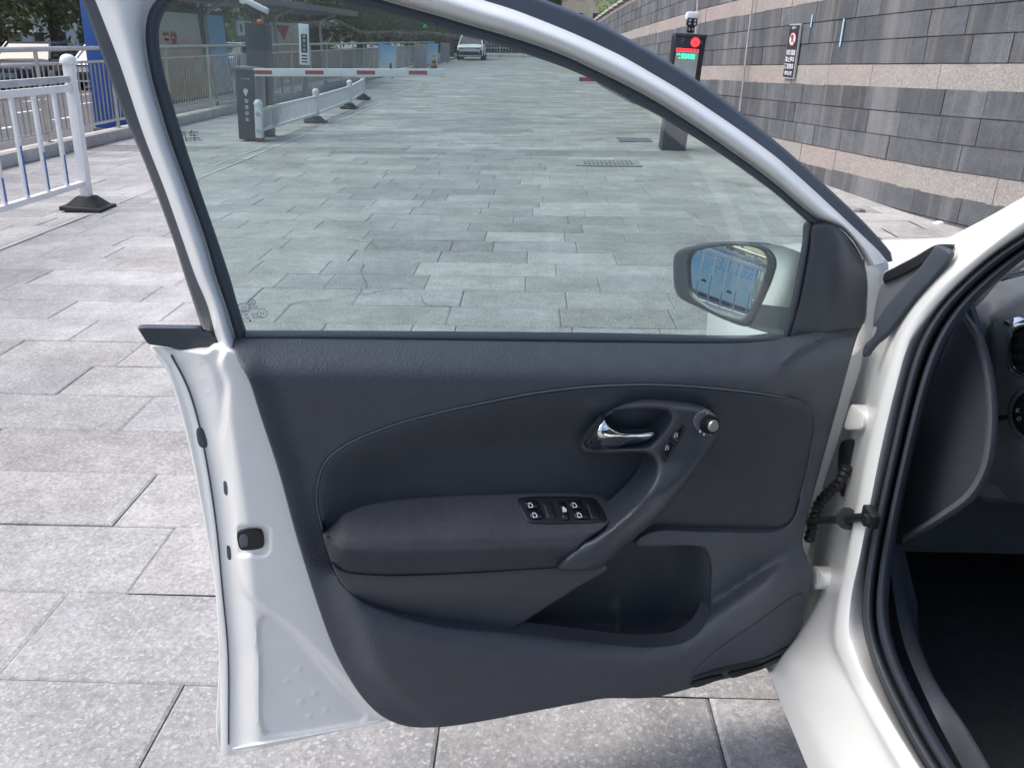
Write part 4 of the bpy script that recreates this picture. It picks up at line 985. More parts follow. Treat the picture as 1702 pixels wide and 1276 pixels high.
# ---- door inner shell
seamL = I_y = lambda y: np.interp(y, [574, 606, 654, 705, 788, 877, 973, 1085, 1237, 1260], [272, 297, 316, 331, 347, 360, 369, 379, 380, 381])
FACE_POLY = spline([(366, 598), (376, 640), (374, 690), (368, 735), (376, 800), (388, 860), (394, 938), (410, 985), (448, 1018), (490, 1050), (555, 1113), (610, 1170), (650, 1200), (720, 1190), (720, 560), (400, 560)], True, 6)
REC_POLY = spline([(430, 1040), (436, 1026), (450, 1022), (470, 1034), (520, 1092), (570, 1150), (608, 1188), (604, 1197), (575, 1203), (455, 1220), (440, 1216), (434, 1200), (433, 1113)], True, 6)
def shell_w(x, y):
    s = x - seamL(y)
    w_ = -.012 + .006 * sst(s, -14, -2) 
    w_ = w_ + .034 * sst(s, 4, 56)
    P_ = np.c_[x, y]; sg = lambda poly: bdist(P_, poly) * np.where(inside(P_, poly), 1, -1)
    w_ = w_ + .013 * sst(sg(FACE_POLY), -7, 6)
    # pressed recess low down
    ex = (x - 505) / 95; ey = (y - 1125) / 105
    q = np.maximum(np.abs(ex + .35 * ey * -1), np.abs(ey))
    w_ = w_ - .006 * sst(sg(REC_POLY), -4, 4)
    tri = 0 * sst((x - 424), 0, 26) * sst((y - (1012 + (x - 430) * 1.0)), 0, 44) * sst(1226 - y - (x - 430) * .12, 0, 24)
    w_ = w_ - .013 * tri
    # lip round the latch
    lx = np.maximum(np.abs(x - 417) - 20, 0); ly = np.maximum(np.abs(y - 898) - 14, 0); dl = np.sqrt(lx ** 2 + ly ** 2)
    w_ = w_ - .006 * (1 - sst(dl, 8, 13)) * sst(x, 392, 400); w_ = np.where((dl < 7), np.minimum(w_, .0385), w_)
    # shoulder crease down the jamb
    w_ = w_ - .004 * np.exp(-((x - (368 + (y - 600) * .055)) / 9.) ** 2) * sst(y, 600, 660) * (1 - sst(y, 760, 860))
    for bx, by in ((497, 1112), (478, 1130), (523, 1152), (500, 1165), (541, 1180), (514, 1190), (330, 605), (334, 630), (345, 652)):
        w_ = w_ + .0022 * np.exp(-(((x - bx) / 4.5) ** 2 + ((y - by) / 3.5) ** 2))
    return w_
shell_out = [(250, 574), (262, 588), (275, 606), (292, 654), (308, 711), (319, 758), (328, 803), (342, 877), (357, 973), (364, 1082), (367, 1200), (367, 1250), (368, 1257), (372, 1256), (420, 1247), (520, 1224), (640, 1198), (800, 1180), (1000, 1145), (1200, 1108), (1268, 1090),
             (1310, 1040), (1328, 960), (1342, 922), (1368, 808), (1389, 746), (1415, 660), (1430, 614), (1437, 580), (1452, 563), (1461, 516), (1472, 468), (1477, 440), (1470, 430), (1440, 425), (1441, 500), (1425, 585), (1300, 590), (800, 588), (420, 590), (402, 592), (386, 584), (368, 580), (352, 580), (345, 586), (300, 582)]
trim_le = lambda y: np.interp(y, [567, 597, 631, 695, 780, 889, 1005, 1108, 1163, 1200], [388, 395, 413, 434, 462, 492, 528, 565, 606, 660])
def shell_w2(x, y): 
    P_ = np.c_[x, y]; sd_ = bdist(P_, TRIM_POLY) * np.where(inside(P_, TRIM_POLY), 1, -1)
    a = shell_w(x, y) - .115 * sst(sd_, 7, 36); rgt = sst(x, 1290, 1340)
    return a * (1 - rgt) + rgt * (.012)
trim_out = [(389, 568), (395, 565), (420, 562), (700, 564), (1000, 568), (1230, 569), (1300, 563), (1360, 550), (1428, 540), (1433, 541), (1426, 556), (1391, 680), (1355, 810), (1335, 890), (1334, 906), (1345, 935), (1350, 960), (1340, 1010), (1322, 1062), (1302, 1090), (1276, 1108), (1180, 1134), (1094, 1157), (1060, 1160), (1008, 1160), (960, 1168), (860, 1187), (807, 1197), (727, 1208), (675, 1206), (637, 1191), (606, 1163), (579, 1124), (555, 1078), (528, 1005), (492, 889), (462, 780), (434, 695), (413, 631), (395, 597)]
TRIM_POLY = spline(trim_out, True, 8)
door = panel('front_door', shell_out, shell_w2, M['paint_in'], car_t, sp=12, r=3, e=.002, depth=.066, dense=(246, 660, 570, 1260, 3.6))
door['label'] = 'open front door, white jamb and dark inner trim'
sub = lambda *a, **k: panel(*a, **k)
# outer skin closes the far side of the door
skin_out = [(250, 578), (275, 612), (308, 716), (342, 882), (357, 973), (364, 1082), (369, 1250), (420, 1243), (640, 1194), (1000, 1140), (1262, 1086), (1322, 960), (1362, 808), (1410, 660), (1440, 560), (1300, 566), (800, 566), (413, 566), (340, 572)]
panel('outer_skin', skin_out, -.082, M['paint'], door, sp=40, r=4, e=.003, depth=.004)
# hem fold line along the rear edge
hem = [(x + seamL(y) - 0, y) for x, y in [(0, y) for y in (590, 640, 700, 790, 880, 975, 1085, 1236)]]
hm = MB(); hp = spline(hem, False, 14); hm.tube(list(door_map(hp, shell_w(hp[:, 0], hp[:, 1]) + .0016)), .0014, 5); hm.build('hem_seam', M['seam'], door, True)
panel('latch', [(394, 886), (397, 883), (431, 880), (436, 883), (439, 906), (436, 910), (402, 914), (398, 911)], lambda x, y: .0398 + 0 * x, M['black'], door, sp=12, r=2, e=.001, depth=.004)
panel('latch_slot', [(398, 890), (410, 887), (411, 908), (401, 910)], lambda x, y: .0405 + 0 * x, M['gate_lt'], door, sp=12, r=2, e=.001, depth=.004)
panel('rubber_plug', [(327, 712), (333, 709), (337, 712), (345, 740), (343, 744), (332, 742)], lambda x, y: shell_w(x, y) + .002, M['seal'], door, sp=10, r=3, e=.002, depth=.006)
for cx_, cy_ in ((374.5, 811), (380, 918)):
    panel('rubber_plug', [(cx_ - 3, cy_ - 12), (cx_ + 1, cy_ - 12), (cx_ + 4, cy_ + 3), (cx_ + 3, cy_ + 13), (cx_ - 1, cy_ + 11), (cx_ - 3, cy_ - 2)], lambda x, y: shell_w(x, y) + .002, M['seal'], door, sp=10, r=2, e=.002, depth=.006)
# lower weld flange
lf = spline([(388, 1243), (450, 1232), (560, 1212), (632, 1197)], False, 10); MB().tube(list(door_map(lf, shell_w(lf[:, 0], lf[:, 1]) + .002)), .0022, 5).build('weld_flange', M['paint_in'], door, True)

# ---- window frame
frL_out = [(108, -62), (120, -35), (136, 0), (163, 75), (204, 188), (238, 266), (288, 400), (307, 460), (335, 545), (338, 556)]
frL_wh = [(132, -52), (144, -25), (158, 0), (194, 103), (232, 204), (273, 313), (304, 400), (325, 460), (345, 508), (360, 564), (352, 589)]
wL = [(158, 0), (194, 103), (232, 204), (273, 313), (304, 400), (325, 460), (345, 508), (362, 566), (372, 600)]
wR = [(246, 24), (241, 50), (248, 82), (260, 135), (282, 204), (307, 282), (342, 400), (359, 460), (376, 509), (393, 566), (402, 592)]
sL = wR[:-1]; sR = [(272, 22), (266, 38), (265, 63), (270, 103), (288, 169), (313, 251), (362, 400), (382, 460), (394, 502), (408, 546), (414, 561)]
# whole frame as closed bands running rear -> top -> front
B_out = frL_out[::-1] + [(150, -100), (300, -150), (480, -138), (680, -80), (800, -42), (906, 0), (944, 15), (991, 35), (1038, 61), (1085, 87), (1120, 108), (1167, 139), (1203, 165), (1250, 203), (1291, 236), (1338, 277), (1385, 320), (1432, 365), (1470, 406), (1482, 422), (1484, 437)]
B_wo = [(372, 600), (360, 564), (345, 508), (325, 460), (304, 400), (273, 313), (239, 225), (199, 106), (181, 58), (158, 0), (146, -28), (145, -60), (190, -100), (300, -118), (480, -105), (640, -55), (801, 0), (852, 16), (897, 33), (944, 52), (991, 73), (1038, 96), (1085, 123), (1132, 151), (1179, 182), (1226, 214), (1244, 227), (1291, 262), (1338, 303), (1385, 346), (1432, 390), (1463, 420), (1475, 436)]
B_wi = [(402, 592), (393, 566), (376, 509), (359, 460), (342, 400), (311, 312), (280, 225), (268, 185), (253, 132), (244, 85), (242, 49), (248, 19), (261, 0), (300, -30), (420, -48), (540, -28), (632, 0), (688, 16), (735, 29), (782, 43), (841, 60), (897, 78), (944, 96), (991, 118), (1038, 141), (1085, 166), (1132, 195), (1179, 226), (1226, 259), (1250, 276), (1291, 308), (1338, 348), (1373, 373), (1397, 381), (1420, 407), (1436, 438), (1442, 470)]
B_si = [(414, 561), (408, 546), (394, 502), (382, 460), (362, 400), (324, 290), (303, 225), (283, 159), (271, 115), (265, 79), (266, 41), (276, 18), (295, 0), (330, -14), (420, -20), (520, -6), (620, 18), (688, 35), (735, 49), (766, 58), (805, 68), (850, 82), (873, 90), (944, 115), (1000, 141), (1055, 172), (1099, 195), (1156, 230), (1203, 260), (1247, 291), (1291, 324), (1350, 376)]
rnd = lambda b0, h: (lambda t: b0 + h * math.sin(math.pi * min(max(t, 0), 1)) ** .6)
def key_strip(name, A, B, wf, mt, M_=10):
    # pair the curves by nearest point so sections stay square to the band
    a = spline(A, False, 12); b = spline(B, False, 3); lo = 0; pr = []
    for p in a:
        k = lo + int(np.argmin(((b[lo:lo + 60] - p) ** 2).sum(1))); lo = max(k, lo); pr.append(b[k])
    pr = np.array(pr); vs = []; fs = []; N = len(a)
    for j in range(M_ + 1):
        t = j / M_; vs += [tuple(q) for q in door_map(a * (1 - t) + pr * t, wf(t))]
    for j in range(M_):
        for i in range(N - 1): fs.append((j * N + i, j * N + i + 1, (j + 1) * N + i + 1, (j + 1) * N + i))
    me = bpy.data.meshes.new(name); me.from_pydata(vs, [], fs); me.update(); pc = me.polygons[len(me.polygons) // 2]
    if (Vector(EYE) - pc.center).dot(pc.normal) < 0: me.flip_normals()
    return new_obj(name, me, mt, door, True, angle=70)
key_strip('outer_frame_trim', B_wo, B_out, lambda t: -.002 - .022 * t - .012 * sst(t, .85, 1.), M['seal_blk'])
key_strip('window_frame', B_wo, B_wi, lambda t: -.002 + .030 * (math.sin(math.pi * min(t * 1.05, 1)) ** .75) + .004 * t, M['paint'], 14)
key_strip('window_seal', B_wi, B_si, lambda t: .004 + .012 * math.sin(math.pi * min(t * 1.0, 1)) ** .7 - .004 * t, M['seal'], 8)
panel('belt_molding', [(229, 546), (233, 544), (333, 545), (337, 552), (350, 556), (362, 566), (360, 576), (352, 590), (346, 584), (325, 582), (295, 581), (275, 576), (250, 573), (245, 571)], .004, M['seal_blk'], door, sp=14, r=2.5, e=.002, depth=.012, smooth=False)
# belt seal along the glass
bs = MB(); bp = np.array([(408, 556), (600, 557), (800, 559), (1000, 561), (1200, 564), (1305, 562)])
strip('belt_seal', [(408, 549), (600, 549.5), (800, 551), (1000, 553), (1200, 557), (1304, 557)], [(408, 562), (600, 563), (800, 566), (1000, 569), (1200, 570), (1306, 566)], lambda t: .004 + .016 * math.sin(math.pi * t * .6), M['seal_blk'], door, M=5)
# glass
panel('window_glass', [(x_ + 3, y_) for x_, y_ in B_wi[1:10]] + B_wi[10:33] + [(1352, 386), (1312, 562), (1200, 566), (800, 562), (420, 558)], 0., M['glass'], door, sp=60, r=3, e=.0005, depth=.003)
# quarter seal and mirror triangle
strip('corner_seal', [(1342, 372), (1330, 440), (1314, 510), (1302, 560)], [(1354, 372), (1342, 440), (1328, 510), (1314, 562)], lambda t: .004 + .010 * math.sin(math.pi * t), M['seal_blk'], door, M=5)
panel('mirror_corner_cover', [(1350, 374), (1362, 371), (1376, 371), (1396, 380), (1418, 408), (1436, 438), (1442, 468), (1441, 496), (1434, 540), (1400, 550), (1350, 562), (1312, 568), (1312, 560), (1328, 500), (1345, 410)],
      lambda x, y: .014 + .018 * sst(x, 1325, 1400) - .010 * sst(x, 1405, 1440), M['trim2'], door, sp=8, r=7, e=.006, depth=.02)
# marks etched on the glass
def on_glass(name, px, py, txt, size, mt=M['mark']):
    o3 = door_map([(px, py)], .0018)[0]; return put_text(name, txt, size, mt, door, o3, -DU, (0, 0, 1))
def ring_glass(px, py, r_, th, sx=1.):
    o3 = door_map([(px, py)], .0018)[0]; m = MB(); n = 24
    P = [o3 - DU * math.cos(k / n * 6.2832) * q * sx + np.array([0, 0, 1]) * math.sin(k / n * 6.2832) * q for q in (r_, r_ - th) for k in range(n)]
    m.add(P, [(k, (k + 1) % n, n + (k + 1) % n, n + k) for k in range(n)]).build('glass_mark', M['mark'], door, fix=False)
on_glass('glass_mark', 419, 500, 'V', .006); on_glass('glass_mark', 419, 504, 'W', .006); ring_glass(419, 502.5, .0048, .0008)
on_glass('glass_mark', 405, 510.5, ')))', .007); ring_glass(405, 510.5, .0055, .0007, 1.5); on_glass('glass_mark', 423, 512, '⌂△', .0065); ring_glass(436, 521, .0066, .0007); on_glass('glass_mark', 436, 521, 'E3', .006)
on_glass('glass_mark', 407, 518.5, 'E000092', .0042); on_glass('glass_mark', 414, 523, 'E1 B0 - REA', .0046); on_glass('glass_mark', 416.5, 528.5, 'DOT96 - M3T00', .0046); on_glass('glass_mark', 412, 533.5, '· · · ■', .0036)
on_glass('glass_mark', 312, 227, '汽车', .014); on_glass('glass_mark', 316, 233.5, 'VOLKSWAGEN', .0042)

# ---- moulded inner trim
top_e = I([(388, 567), (420, 561), (700, 564), (1000, 568), (1230, 569), (1300, 563), (1360, 550), (1434, 539)])
crest = I([(500, 955), (560, 968), (606, 1002), (659, 1023), (738, 1043), (838, 1056), (976, 1078), (1082, 1078), (1135, 1064), (1177, 1034), (1240, 991), (1304, 949), (1352, 930)])
def trim_w(x, y):
    t = y - top_e(x)
    up_ = .020 + .052 * (1 - (1 - np.clip(t / 66., 0, 1)) ** 1.6) - .014 * sst(t, 70, 170)
    # hand-height ledge at the front corner rises to the mirror cover
    lo_t = y - crest(x)
    lo_ = .094 + .014 * sst(lo_t, -6, 26) - .030 * sst(y, 1090, 1215)
    k = sst(lo_t, -34, 4) * sst(x - trim_le(y), 0, 75)
    w_ = up_ * (1 - k) + lo_ * k
    # right-hand field above the speaker leans back
    w_ = w_ - .022 * sst(x, 1270, 1345) * k
    # crease from the front corner
    cr = 655 - (x - 1290) * .0
    dd = y - np.interp(x, [1284, 1292, 1306, 1330, 1370, 1434], [660, 625, 600, 580, 560, 539])
    w_ = w_ - .012 * sst(dd, -2, 9) * sst(x, 1284, 1312) * (1 - sst(y, 620, 860))
    # return down the rear edge
    le = np.interp(y, [567, 597, 631, 695, 780, 889, 1005, 1108, 1200], [388, 395, 413, 434, 462, 492, 528, 565, 660])
    w_ = w_ + .014 * (1 - sst(x - le, 0, 46)) * sst(y, 575, 610)
    return w_
seam_top = [(536, 878), (527, 840), (527, 811), (540, 769), (569, 743), (632, 714), (711, 690), (796, 671), (897, 652), (1002, 641), (1108, 640), (1214, 648), (1293, 659), (1335, 671), (1352, 692), (1346, 759), (1330, 827), (1317, 864), (1298, 880)]
hole = seam_top + [(1187, 883), (1090, 882), (1062, 894), (1056, 905), (1064, 907), (1156, 907), (1172, 912), (1181, 935), (1182, 960), (1177, 1018), (1160, 1050), (1130, 1068), (1085, 1073), (1039, 1071), (950, 1061), (838, 1049), (738, 1040), (659, 1021), (606, 1000), (569, 968), (550, 930)]
panel('door_trim', trim_out, trim_w, M['trim'], door, sp=8, r=4, e=.003, depth=.03, holes=[hole])
cx0, cy0 = 950., 830.
def shrink(P, d):
    P = spline(P, True, 6); t = np.roll(P, -1, 0) - np.roll(P, 1, 0); n = np.stack([-t[:, 1], t[:, 0]], 1); n /= np.linalg.norm(n, axis=1)[:, None] + 1e-9
    q = P + n * d
    if np.abs(q - P.mean(0)).mean() > np.abs(P - P.mean(0)).mean() and d > 0: q = P - n * d
    return q
ins = seam_top + [(1288, 892), (1187, 900), (1082, 900), (1020, 905), (800, 905), (600, 900), (540, 892)]
seam_y = I([(527, 811), (540, 769), (569, 743), (632, 714), (711, 690), (796, 671), (897, 652), (1002, 641), (1108, 640), (1214, 648), (1293, 659), (1335, 671), (1352, 692)])
def ins_w(x, y):
    d = np.minimum(np.minimum(y - seam_y(x), (x - 527) * .8), (1350 - x))
    return np.interp(y - top_e(x), [60, 75, 170, 400], [.071, .071, .058, .058]) + .004 - .018 * sst(d, 2, 95)
panel('insert_panel', shrink(ins, 1.0), ins_w, M['insert'], door, sp=9, r=4, e=.007, depth=.02)
def glint_bead(pts, wf, rad):
    q = spline(pts, False, 7); w_ = wf(q[:, 0], q[:, 1]); MB().tube(list(door_map(q, w_)), rad, 7).build('seam_glint_bead', M['glint_bead'], door, True)
M['glint_bead'] = mat('trim_glint', (.085, .097, .115), .34, spec=.55)  # raised lip, paler than the trim: edge highlight put into its colour
glint_bead(seam_top[:-2], lambda x, y: trim_w(x, y) + .0008, .0016)
# map pocket: back wall, floor and cup well behind the opening
pk = [(820, 1060), (900, 1000), (990, 930), (1040, 890), (1170, 892), (1200, 930), (1200, 1000), (1180, 1062), (1120, 1092), (1030, 1092), (900, 1080)]
def pocket_w(x, y):
    fl = sst(y, 1030, 1084); w_ = -.018 + .090 * fl
    sd = sst(x, 1085, 1196); w_ = w_ + .075 * sd ** 1.3 * (1 - fl)
    div = np.exp(-((x - (1022 + (y - 1000) * .12)) / 9.) ** 2) * sst(y, 985, 1040); w_ = w_ + .018 * div
    cup = ((x - 1078) / 52) ** 2 + ((y - 1078) / 26) ** 2; w_ = w_ - .02 * (1 - sst(cup, .6, 1.1)) * sst(y, 1050, 1064)
    return w_
panel('map_pocket', pk, pocket_w, M['insert'], door, sp=7, r=5, e=.004, depth=.01)
# lower panel under the armrest
lowp = [(552, 936), (570, 948), (632, 955), (764, 952), (923, 942), (1006, 938), (1010, 944), (960, 976), (902, 1013), (842, 1050), (836, 1051), (738, 1043), (659, 1024), (606, 1003), (569, 970), (552, 938)]
panel('lower_panel', lowp, lambda x, y: .104 - .030 * sst(y - np.interp(x, [550, 640, 740, 840, 1000], [945, 958, 957, 953, 945]), 0, 90), M['trim2'], door, sp=8, r=3, e=.004, depth=.05)
# armrest
aTop = I([(540, 878), (569, 848), (606, 838), (685, 827), (817, 822), (976, 821), (1013, 830), (1026, 846)])
aCr = I([(536, 884), (563, 904), (632, 908), (738, 906), (900, 902), (965, 899), (1030, 880)])
aBot = I([(545, 925), (558, 944), (579, 954), (632, 958), (764, 955), (923, 946), (1002, 944)])
def arm_w(x, y):
    a, c_, b_ = aTop(x), aCr(x), aBot(x)
    tt = np.clip((y - a) / np.maximum(c_ - a, 4), 0, 1); fr = np.clip((y - c_) / np.maximum(b_ - c_, 4), 0, 1)
    w_ = .048 + .080 * tt ** 1.05 - .008 * np.exp(-((y - c_) / 7.) ** 2) - .030 * fr ** 1.3
    return w_ - .012 * (1 - sst(x, 536, 575))
arm = [(537, 880), (545, 868), (569, 848), (606, 838), (685, 827), (817, 821), (976, 820), (1008, 827), (1022, 840), (1024, 852), (1000, 880), (968, 902), (925, 946), (764, 956), (632, 959), (579, 955), (558, 945), (543, 912)]
panel('armrest', arm, arm_w, M['fabric'], door, sp=6, r=5, e=.005, depth=.03)
glint_bead([(566, 949), (579, 954), (632, 958.5), (764, 956), (925, 946.5)], lambda x, y: arm_w(x, y) - .004, .0012)
# window switches on the armrest
swp = [(861, 831), (866, 828), (985, 828), (991, 831), (1008, 858), (1009, 865), (1003, 867), (886, 869), (878, 867), (872, 859)]
aw = lambda k: (lambda x, y: arm_w(x, y) + k)
panel('switch_plate', swp, aw(.003), M['black'], door, sp=9, r=3, e=.002, depth=.006)
def quad_sw(x0, y0, x1, y1, sk):
    return [(x0, y0), (x1, y0), (x1 + sk, y1), (x0 + sk, y1)]
for x0, y0, x1, y1 in ((870, 831, 893, 845), (877, 847, 900, 862), (943, 831, 965, 845), (951, 847, 976, 862)):
    panel('window_switch', quad_sw(x0, y0, x1, y1, 6), aw(.0065), M['dash_gloss'], door, sp=9, r=3, e=.003, depth=.004, smooth=False)
    o3 = door_map([(x0 + 12, (y0 + y1) / 2 + 1)], float(arm_w(np.array([x0 + 12.]), np.array([(y0 + y1) / 2 + 1.]))[0]) + .0085)[0]
    ax = -DU; ay = np.array([DN[0] * -.75, DN[1] * -.75, .66]) * .9
    ic = MB(); s_ = .0052
    P = [(-.7, -.9), (.7, -.9), (.7, .1), (.1, .9), (-.7, .9)]; Q = [(-.45, -.6), (.4, -.6), (.4, 0), (0, .55), (-.45, .55)]
    ic.add([o3 + ax * u * s_ + ay * v * s_ for u, v in P] + [o3 + ax * u * s_ + ay * v * s_ for u, v in Q], [(i, (i + 1) % 5, 5 + (i + 1) % 5, 5 + i) for i in range(5)])
    ic.build('window_icon', M['icon'], door, fix=False)
    ln = [o3 + ax * .006 + ay * .008, o3 + ax * -.002 + ay * .008]; 
panel('lock_out_switch', quad_sw(928, 834, 940, 864, 8), aw(.006), M['dash_gloss'], door, sp=9, r=2, e=.002, depth=.004, smooth=False)
o3 = door_map([(938, 846)], float(arm_w(np.array([938.]), np.array([846.]))[0]) + .009)[0]
MB().add([o3 + (-DU) * u * .004 + np.array([-DN[0] * .7, -DN[1] * .7, .66]) * v * .005 for u, v in ((-.8, -.9), (.8, -.9), (.8, 0), (0, .9), (-.8, .9))], [(0, 1, 2, 3, 4)]).build('window_icon', M['icon'], door, fix=False)
for x0 in (900, 973):
    panel('switch_well', quad_sw(x0, 833, x0 + 18, 862, 9), aw(.0045), M['black'], door, sp=6, r=5, e=.003, depth=.003, smooth=False)
# pull handle with lever recess
hnd = [(963, 743), (966, 734), (980, 709), (1009, 684), (1030, 673), (1065, 669), (1133, 673), (1177, 681), (1192, 692), (1196, 712), (1192, 730), (1161, 774), (1098, 854), (1040, 908), (1000, 944), (985, 947), (930, 947), (926, 944), (966, 900), (985, 893), (1029, 861), (1071, 820), (1088, 790), (1090, 773), (1084, 760), (1068, 752), (1000, 753), (973, 753)]
rec = [(975, 738), (980, 728), (994, 706), (1018, 688), (1053, 681), (1100, 681), (1112, 685), (1114, 694), (1107, 709), (1088, 734), (1078, 742), (1040, 744), (985, 744)]
def hnd_w(x, y):
    base = .068 + .030 * sst(x, 985, 1090)
    lower = sst(y, 745, 830); w_ = base * (1 - lower) + (.122 + .006 * sst(y, 830, 930)) * lower
    # crowned bar
    ridge = np.interp(y, [760, 800, 850, 900, 946], [1140, 1112, 1072, 1015, 965])
    w_ = w_ - .020 * sst(x - ridge, 0, 52) * lower - .012 * sst(ridge - x, 12, 60) * lower * (1 - sst(y, 900, 940))
    return w_ - .010 * sst(x, 1150, 1196) * (1 - lower)
panel('pull_handle', hnd, hnd_w, M['trim2'], door, sp=6, r=9, e=.014, depth=.05, holes=[rec])
panel('handle_recess', [(968, 745), (978, 715), (1005, 690), (1040, 676), (1105, 676), (1120, 684), (1116, 705), (1095, 738), (1080, 748)], lambda x, y: .046 + .02 * sst(y, 725, 748), M['trim2'], door, sp=8, r=4, e=.002, depth=.01)
lev = [(974, 739), (975, 735), (1001, 699), (1003, 696), (1006, 696.5), (1008.5, 702), (1020, 713), (1034, 719), (1060, 720.5), (1086, 717.5), (1089, 720), (1079, 731), (1056, 738), (1020, 742), (980, 742)]
panel('door_lever', lev, lambda x, y: .074 + .016 * sst(x, 978, 1000) - .012 * sst(x, 1003, 1050) + .010 * np.sin((y - 700) / 40 * 3.14159) - .004 * sst(y, 722, 741), M['chrome'], door, sp=3.0, r=2.6, e=.005, depth=.014, angle=80)
lk = [(1097, 748), (1100, 740), (1128, 704), (1133, 702), (1138, 707), (1139, 718), (1136, 725), (1110, 764), (1105, 770), (1101, 767)]
panel('lock_bezel', shrink(lk, -2.2) if False else lk, lambda x, y: hnd_w(x, y) + .0015, M['black'], door, sp=8, r=3, e=.003, depth=.01)
for P_, ic in (([(1115, 727), (1130, 707), (1134, 706), (1136, 711), (1136, 718), (1125, 735)], (1123.5, 724)), ([(1100, 748), (1113, 730), (1122, 738), (1108, 762), (1104, 764), (1102, 758)], (1108.5, 745))):
    panel('lock_button', P_, lambda x, y: hnd_w(x, y) + .004, M['dash_gloss'], door, sp=8, r=3, e=.003, depth=.004)
    o3 = door_map([ic], float(hnd_w(np.array([ic[0]]), np.array([ic[1]]))[0]) + .0062)[0]; ax, ay = -DU, np.array([0, 0, 1.])
    m = MB(); P = []
    for s1 in (1., .62): P += [o3 + ax * u * .0030 * s1 + ay * v * .0024 * s1 for u, v in ((-1, -1), (1, -1), (1, 1), (-1, 1))]
    m.add(P, [(i, (i + 1) % 4, 4 + (i + 1) % 4, 4 + i) for i in range(4)])
    P = [o3 + ax * (.0002 + math.cos(a_) * q) + ay * (.0034 + math.sin(a_) * q) for q in (.0023, .0014) for a_ in np.linspace(0, 3.5, 8)]
    m.add(P, [(i, i + 1, 9 + i, 8 + i) for i in range(7)]); m.build('lock_icon', M['icon'], door, fix=False)
# mirror adjuster knob
kb = door_map([(1173, 703)], float(hnd_w(np.array([1173.]), np.array([703.]))[0]) - .002)[0]; kd = DN * .94 + np.array([.1, 0, .22]); kd /= np.linalg.norm(kd)
panel('knob_seat', [(1152, 703), (1155, 690), (1166, 683), (1180, 684), (1191, 694), (1194, 708), (1190, 719), (1178, 723), (1163, 718)], lambda x, y: hnd_w(x, y) + .0012, M['gate_lt'], door, sp=6, r=3, e=.002, depth=.008)
kn = MB(); kn.cyl(kb + kd * .004, kb + kd * .020, .0135, .0120, 24).build('adjuster_knob', M['black'], door, True)
rb = MB()
for k in range(20):
    a_ = k / 20 * 6.2832; q = Vector(kd).to_track_quat('Z', 'Y') @ Vector((math.cos(a_), math.sin(a_), 0)); p_ = Vector(kb + kd * .005) + q * .0136; rb.cyl(p_, p_ + Vector(kd) * .012, .0012, n=5)
rb.build('knob_ribs', M['black'], door, True)
MB().cyl(kb + kd * .019, kb + kd * .0235, .0098, .0078, 20).build('knob_cap', M['steel_dull'], door, True)
for a_ in (95, 215, 245, 285, 320):
    q = Vector(kd).to_track_quat('Z', 'Y') @ Vector((math.cos(R(a_)), math.sin(R(a_)), 0)); p_ = kb + kd * .0055 + np.array(q) * .0172
    MB().box(p_, (.0022, .0016, .0036)).build('knob_mark', M['icon'], door)
# speaker grille and its slots
sg = [(1148, 1124), (1190, 1082), (1250, 1040), (1334, 985), (1336, 1010), (1318, 1058), (1298, 1082), (1270, 1098), (1200, 1114)]
M['grille'] = mat('speaker_mesh', (.054, .063, .080), .55, bump=(620., .9, .002, 'vor'))
panel('speaker_grille', sg, lambda x, y: trim_w(x, y) + .0035, M['grille'], door, sp=8, r=6, e=.003, depth=.005)
for P_ in ([(1152, 1126), (1200, 1109), (1262, 1096), (1312, 1074), (1300, 1084), (1262, 1103), (1200, 1117)], [(1148, 1137), (1200, 1122), (1205, 1124), (1190, 1131), (1152, 1142)], [(1212, 1120), (1262, 1106), (1300, 1090), (1290, 1097), (1260, 1112), (1214, 1126)]):
    panel('grille_slot', P_, lambda x, y: trim_w(x, y) + .0062, M['black'], door, sp=9, r=3, e=.0015, depth=.004)

# ---- door mirror
bez = [(1119, 446), (1121, 424), (1130, 415), (1155, 408), (1194, 402), (1233, 403), (1265, 409), (1286, 423), (1290, 436), (1286, 458), (1275, 484), (1262, 512), (1248, 540), (1240, 543), (1210, 534), (1163, 512), (1130, 495), (1122, 482)]
mgl = [(1145, 432), (1152, 421), (1163, 416), (1202, 410), (1249, 411), (1268, 419), (1274, 430), (1274, 443), (1265, 474), (1250, 507), (1240, 524), (1232, 529), (1222, 527), (1194, 518), (1166, 501), (1149, 484), (1145, 460)]
panel('mirror_bezel', bez, lambda x, y: .004 + .0 * x, M['trim2'], door, mp=mirror_map, sp=8, r=6, e=.008, depth=.05, holes=[mgl])
mg = panel('mirror_glass', [((x - 1208) * 1.03 + 1208, (y - 468) * 1.03 + 468) for x, y in mgl], lambda x, y: -((mirror_map(np.c_[x, y], 0.) - MIRC) ** 2).sum(1) / (2 * MIRR), M['mirror'], door, mp=mirror_map, sp=5, r=2, e=.0, depth=.004)
me = mg.data; nl = []
for v in me.vertices:
    p = np.array(v.co); r_ = p - MIRC; r_ = r_ - MIRN * (r_ @ MIRN); n_ = MIRN + r_ / MIRR; nl.append(tuple(n_ / np.linalg.norm(n_)))
me.polygons.foreach_set('use_smooth', [True] * len(me.polygons)); me.normals_split_custom_set_from_vertices(nl)
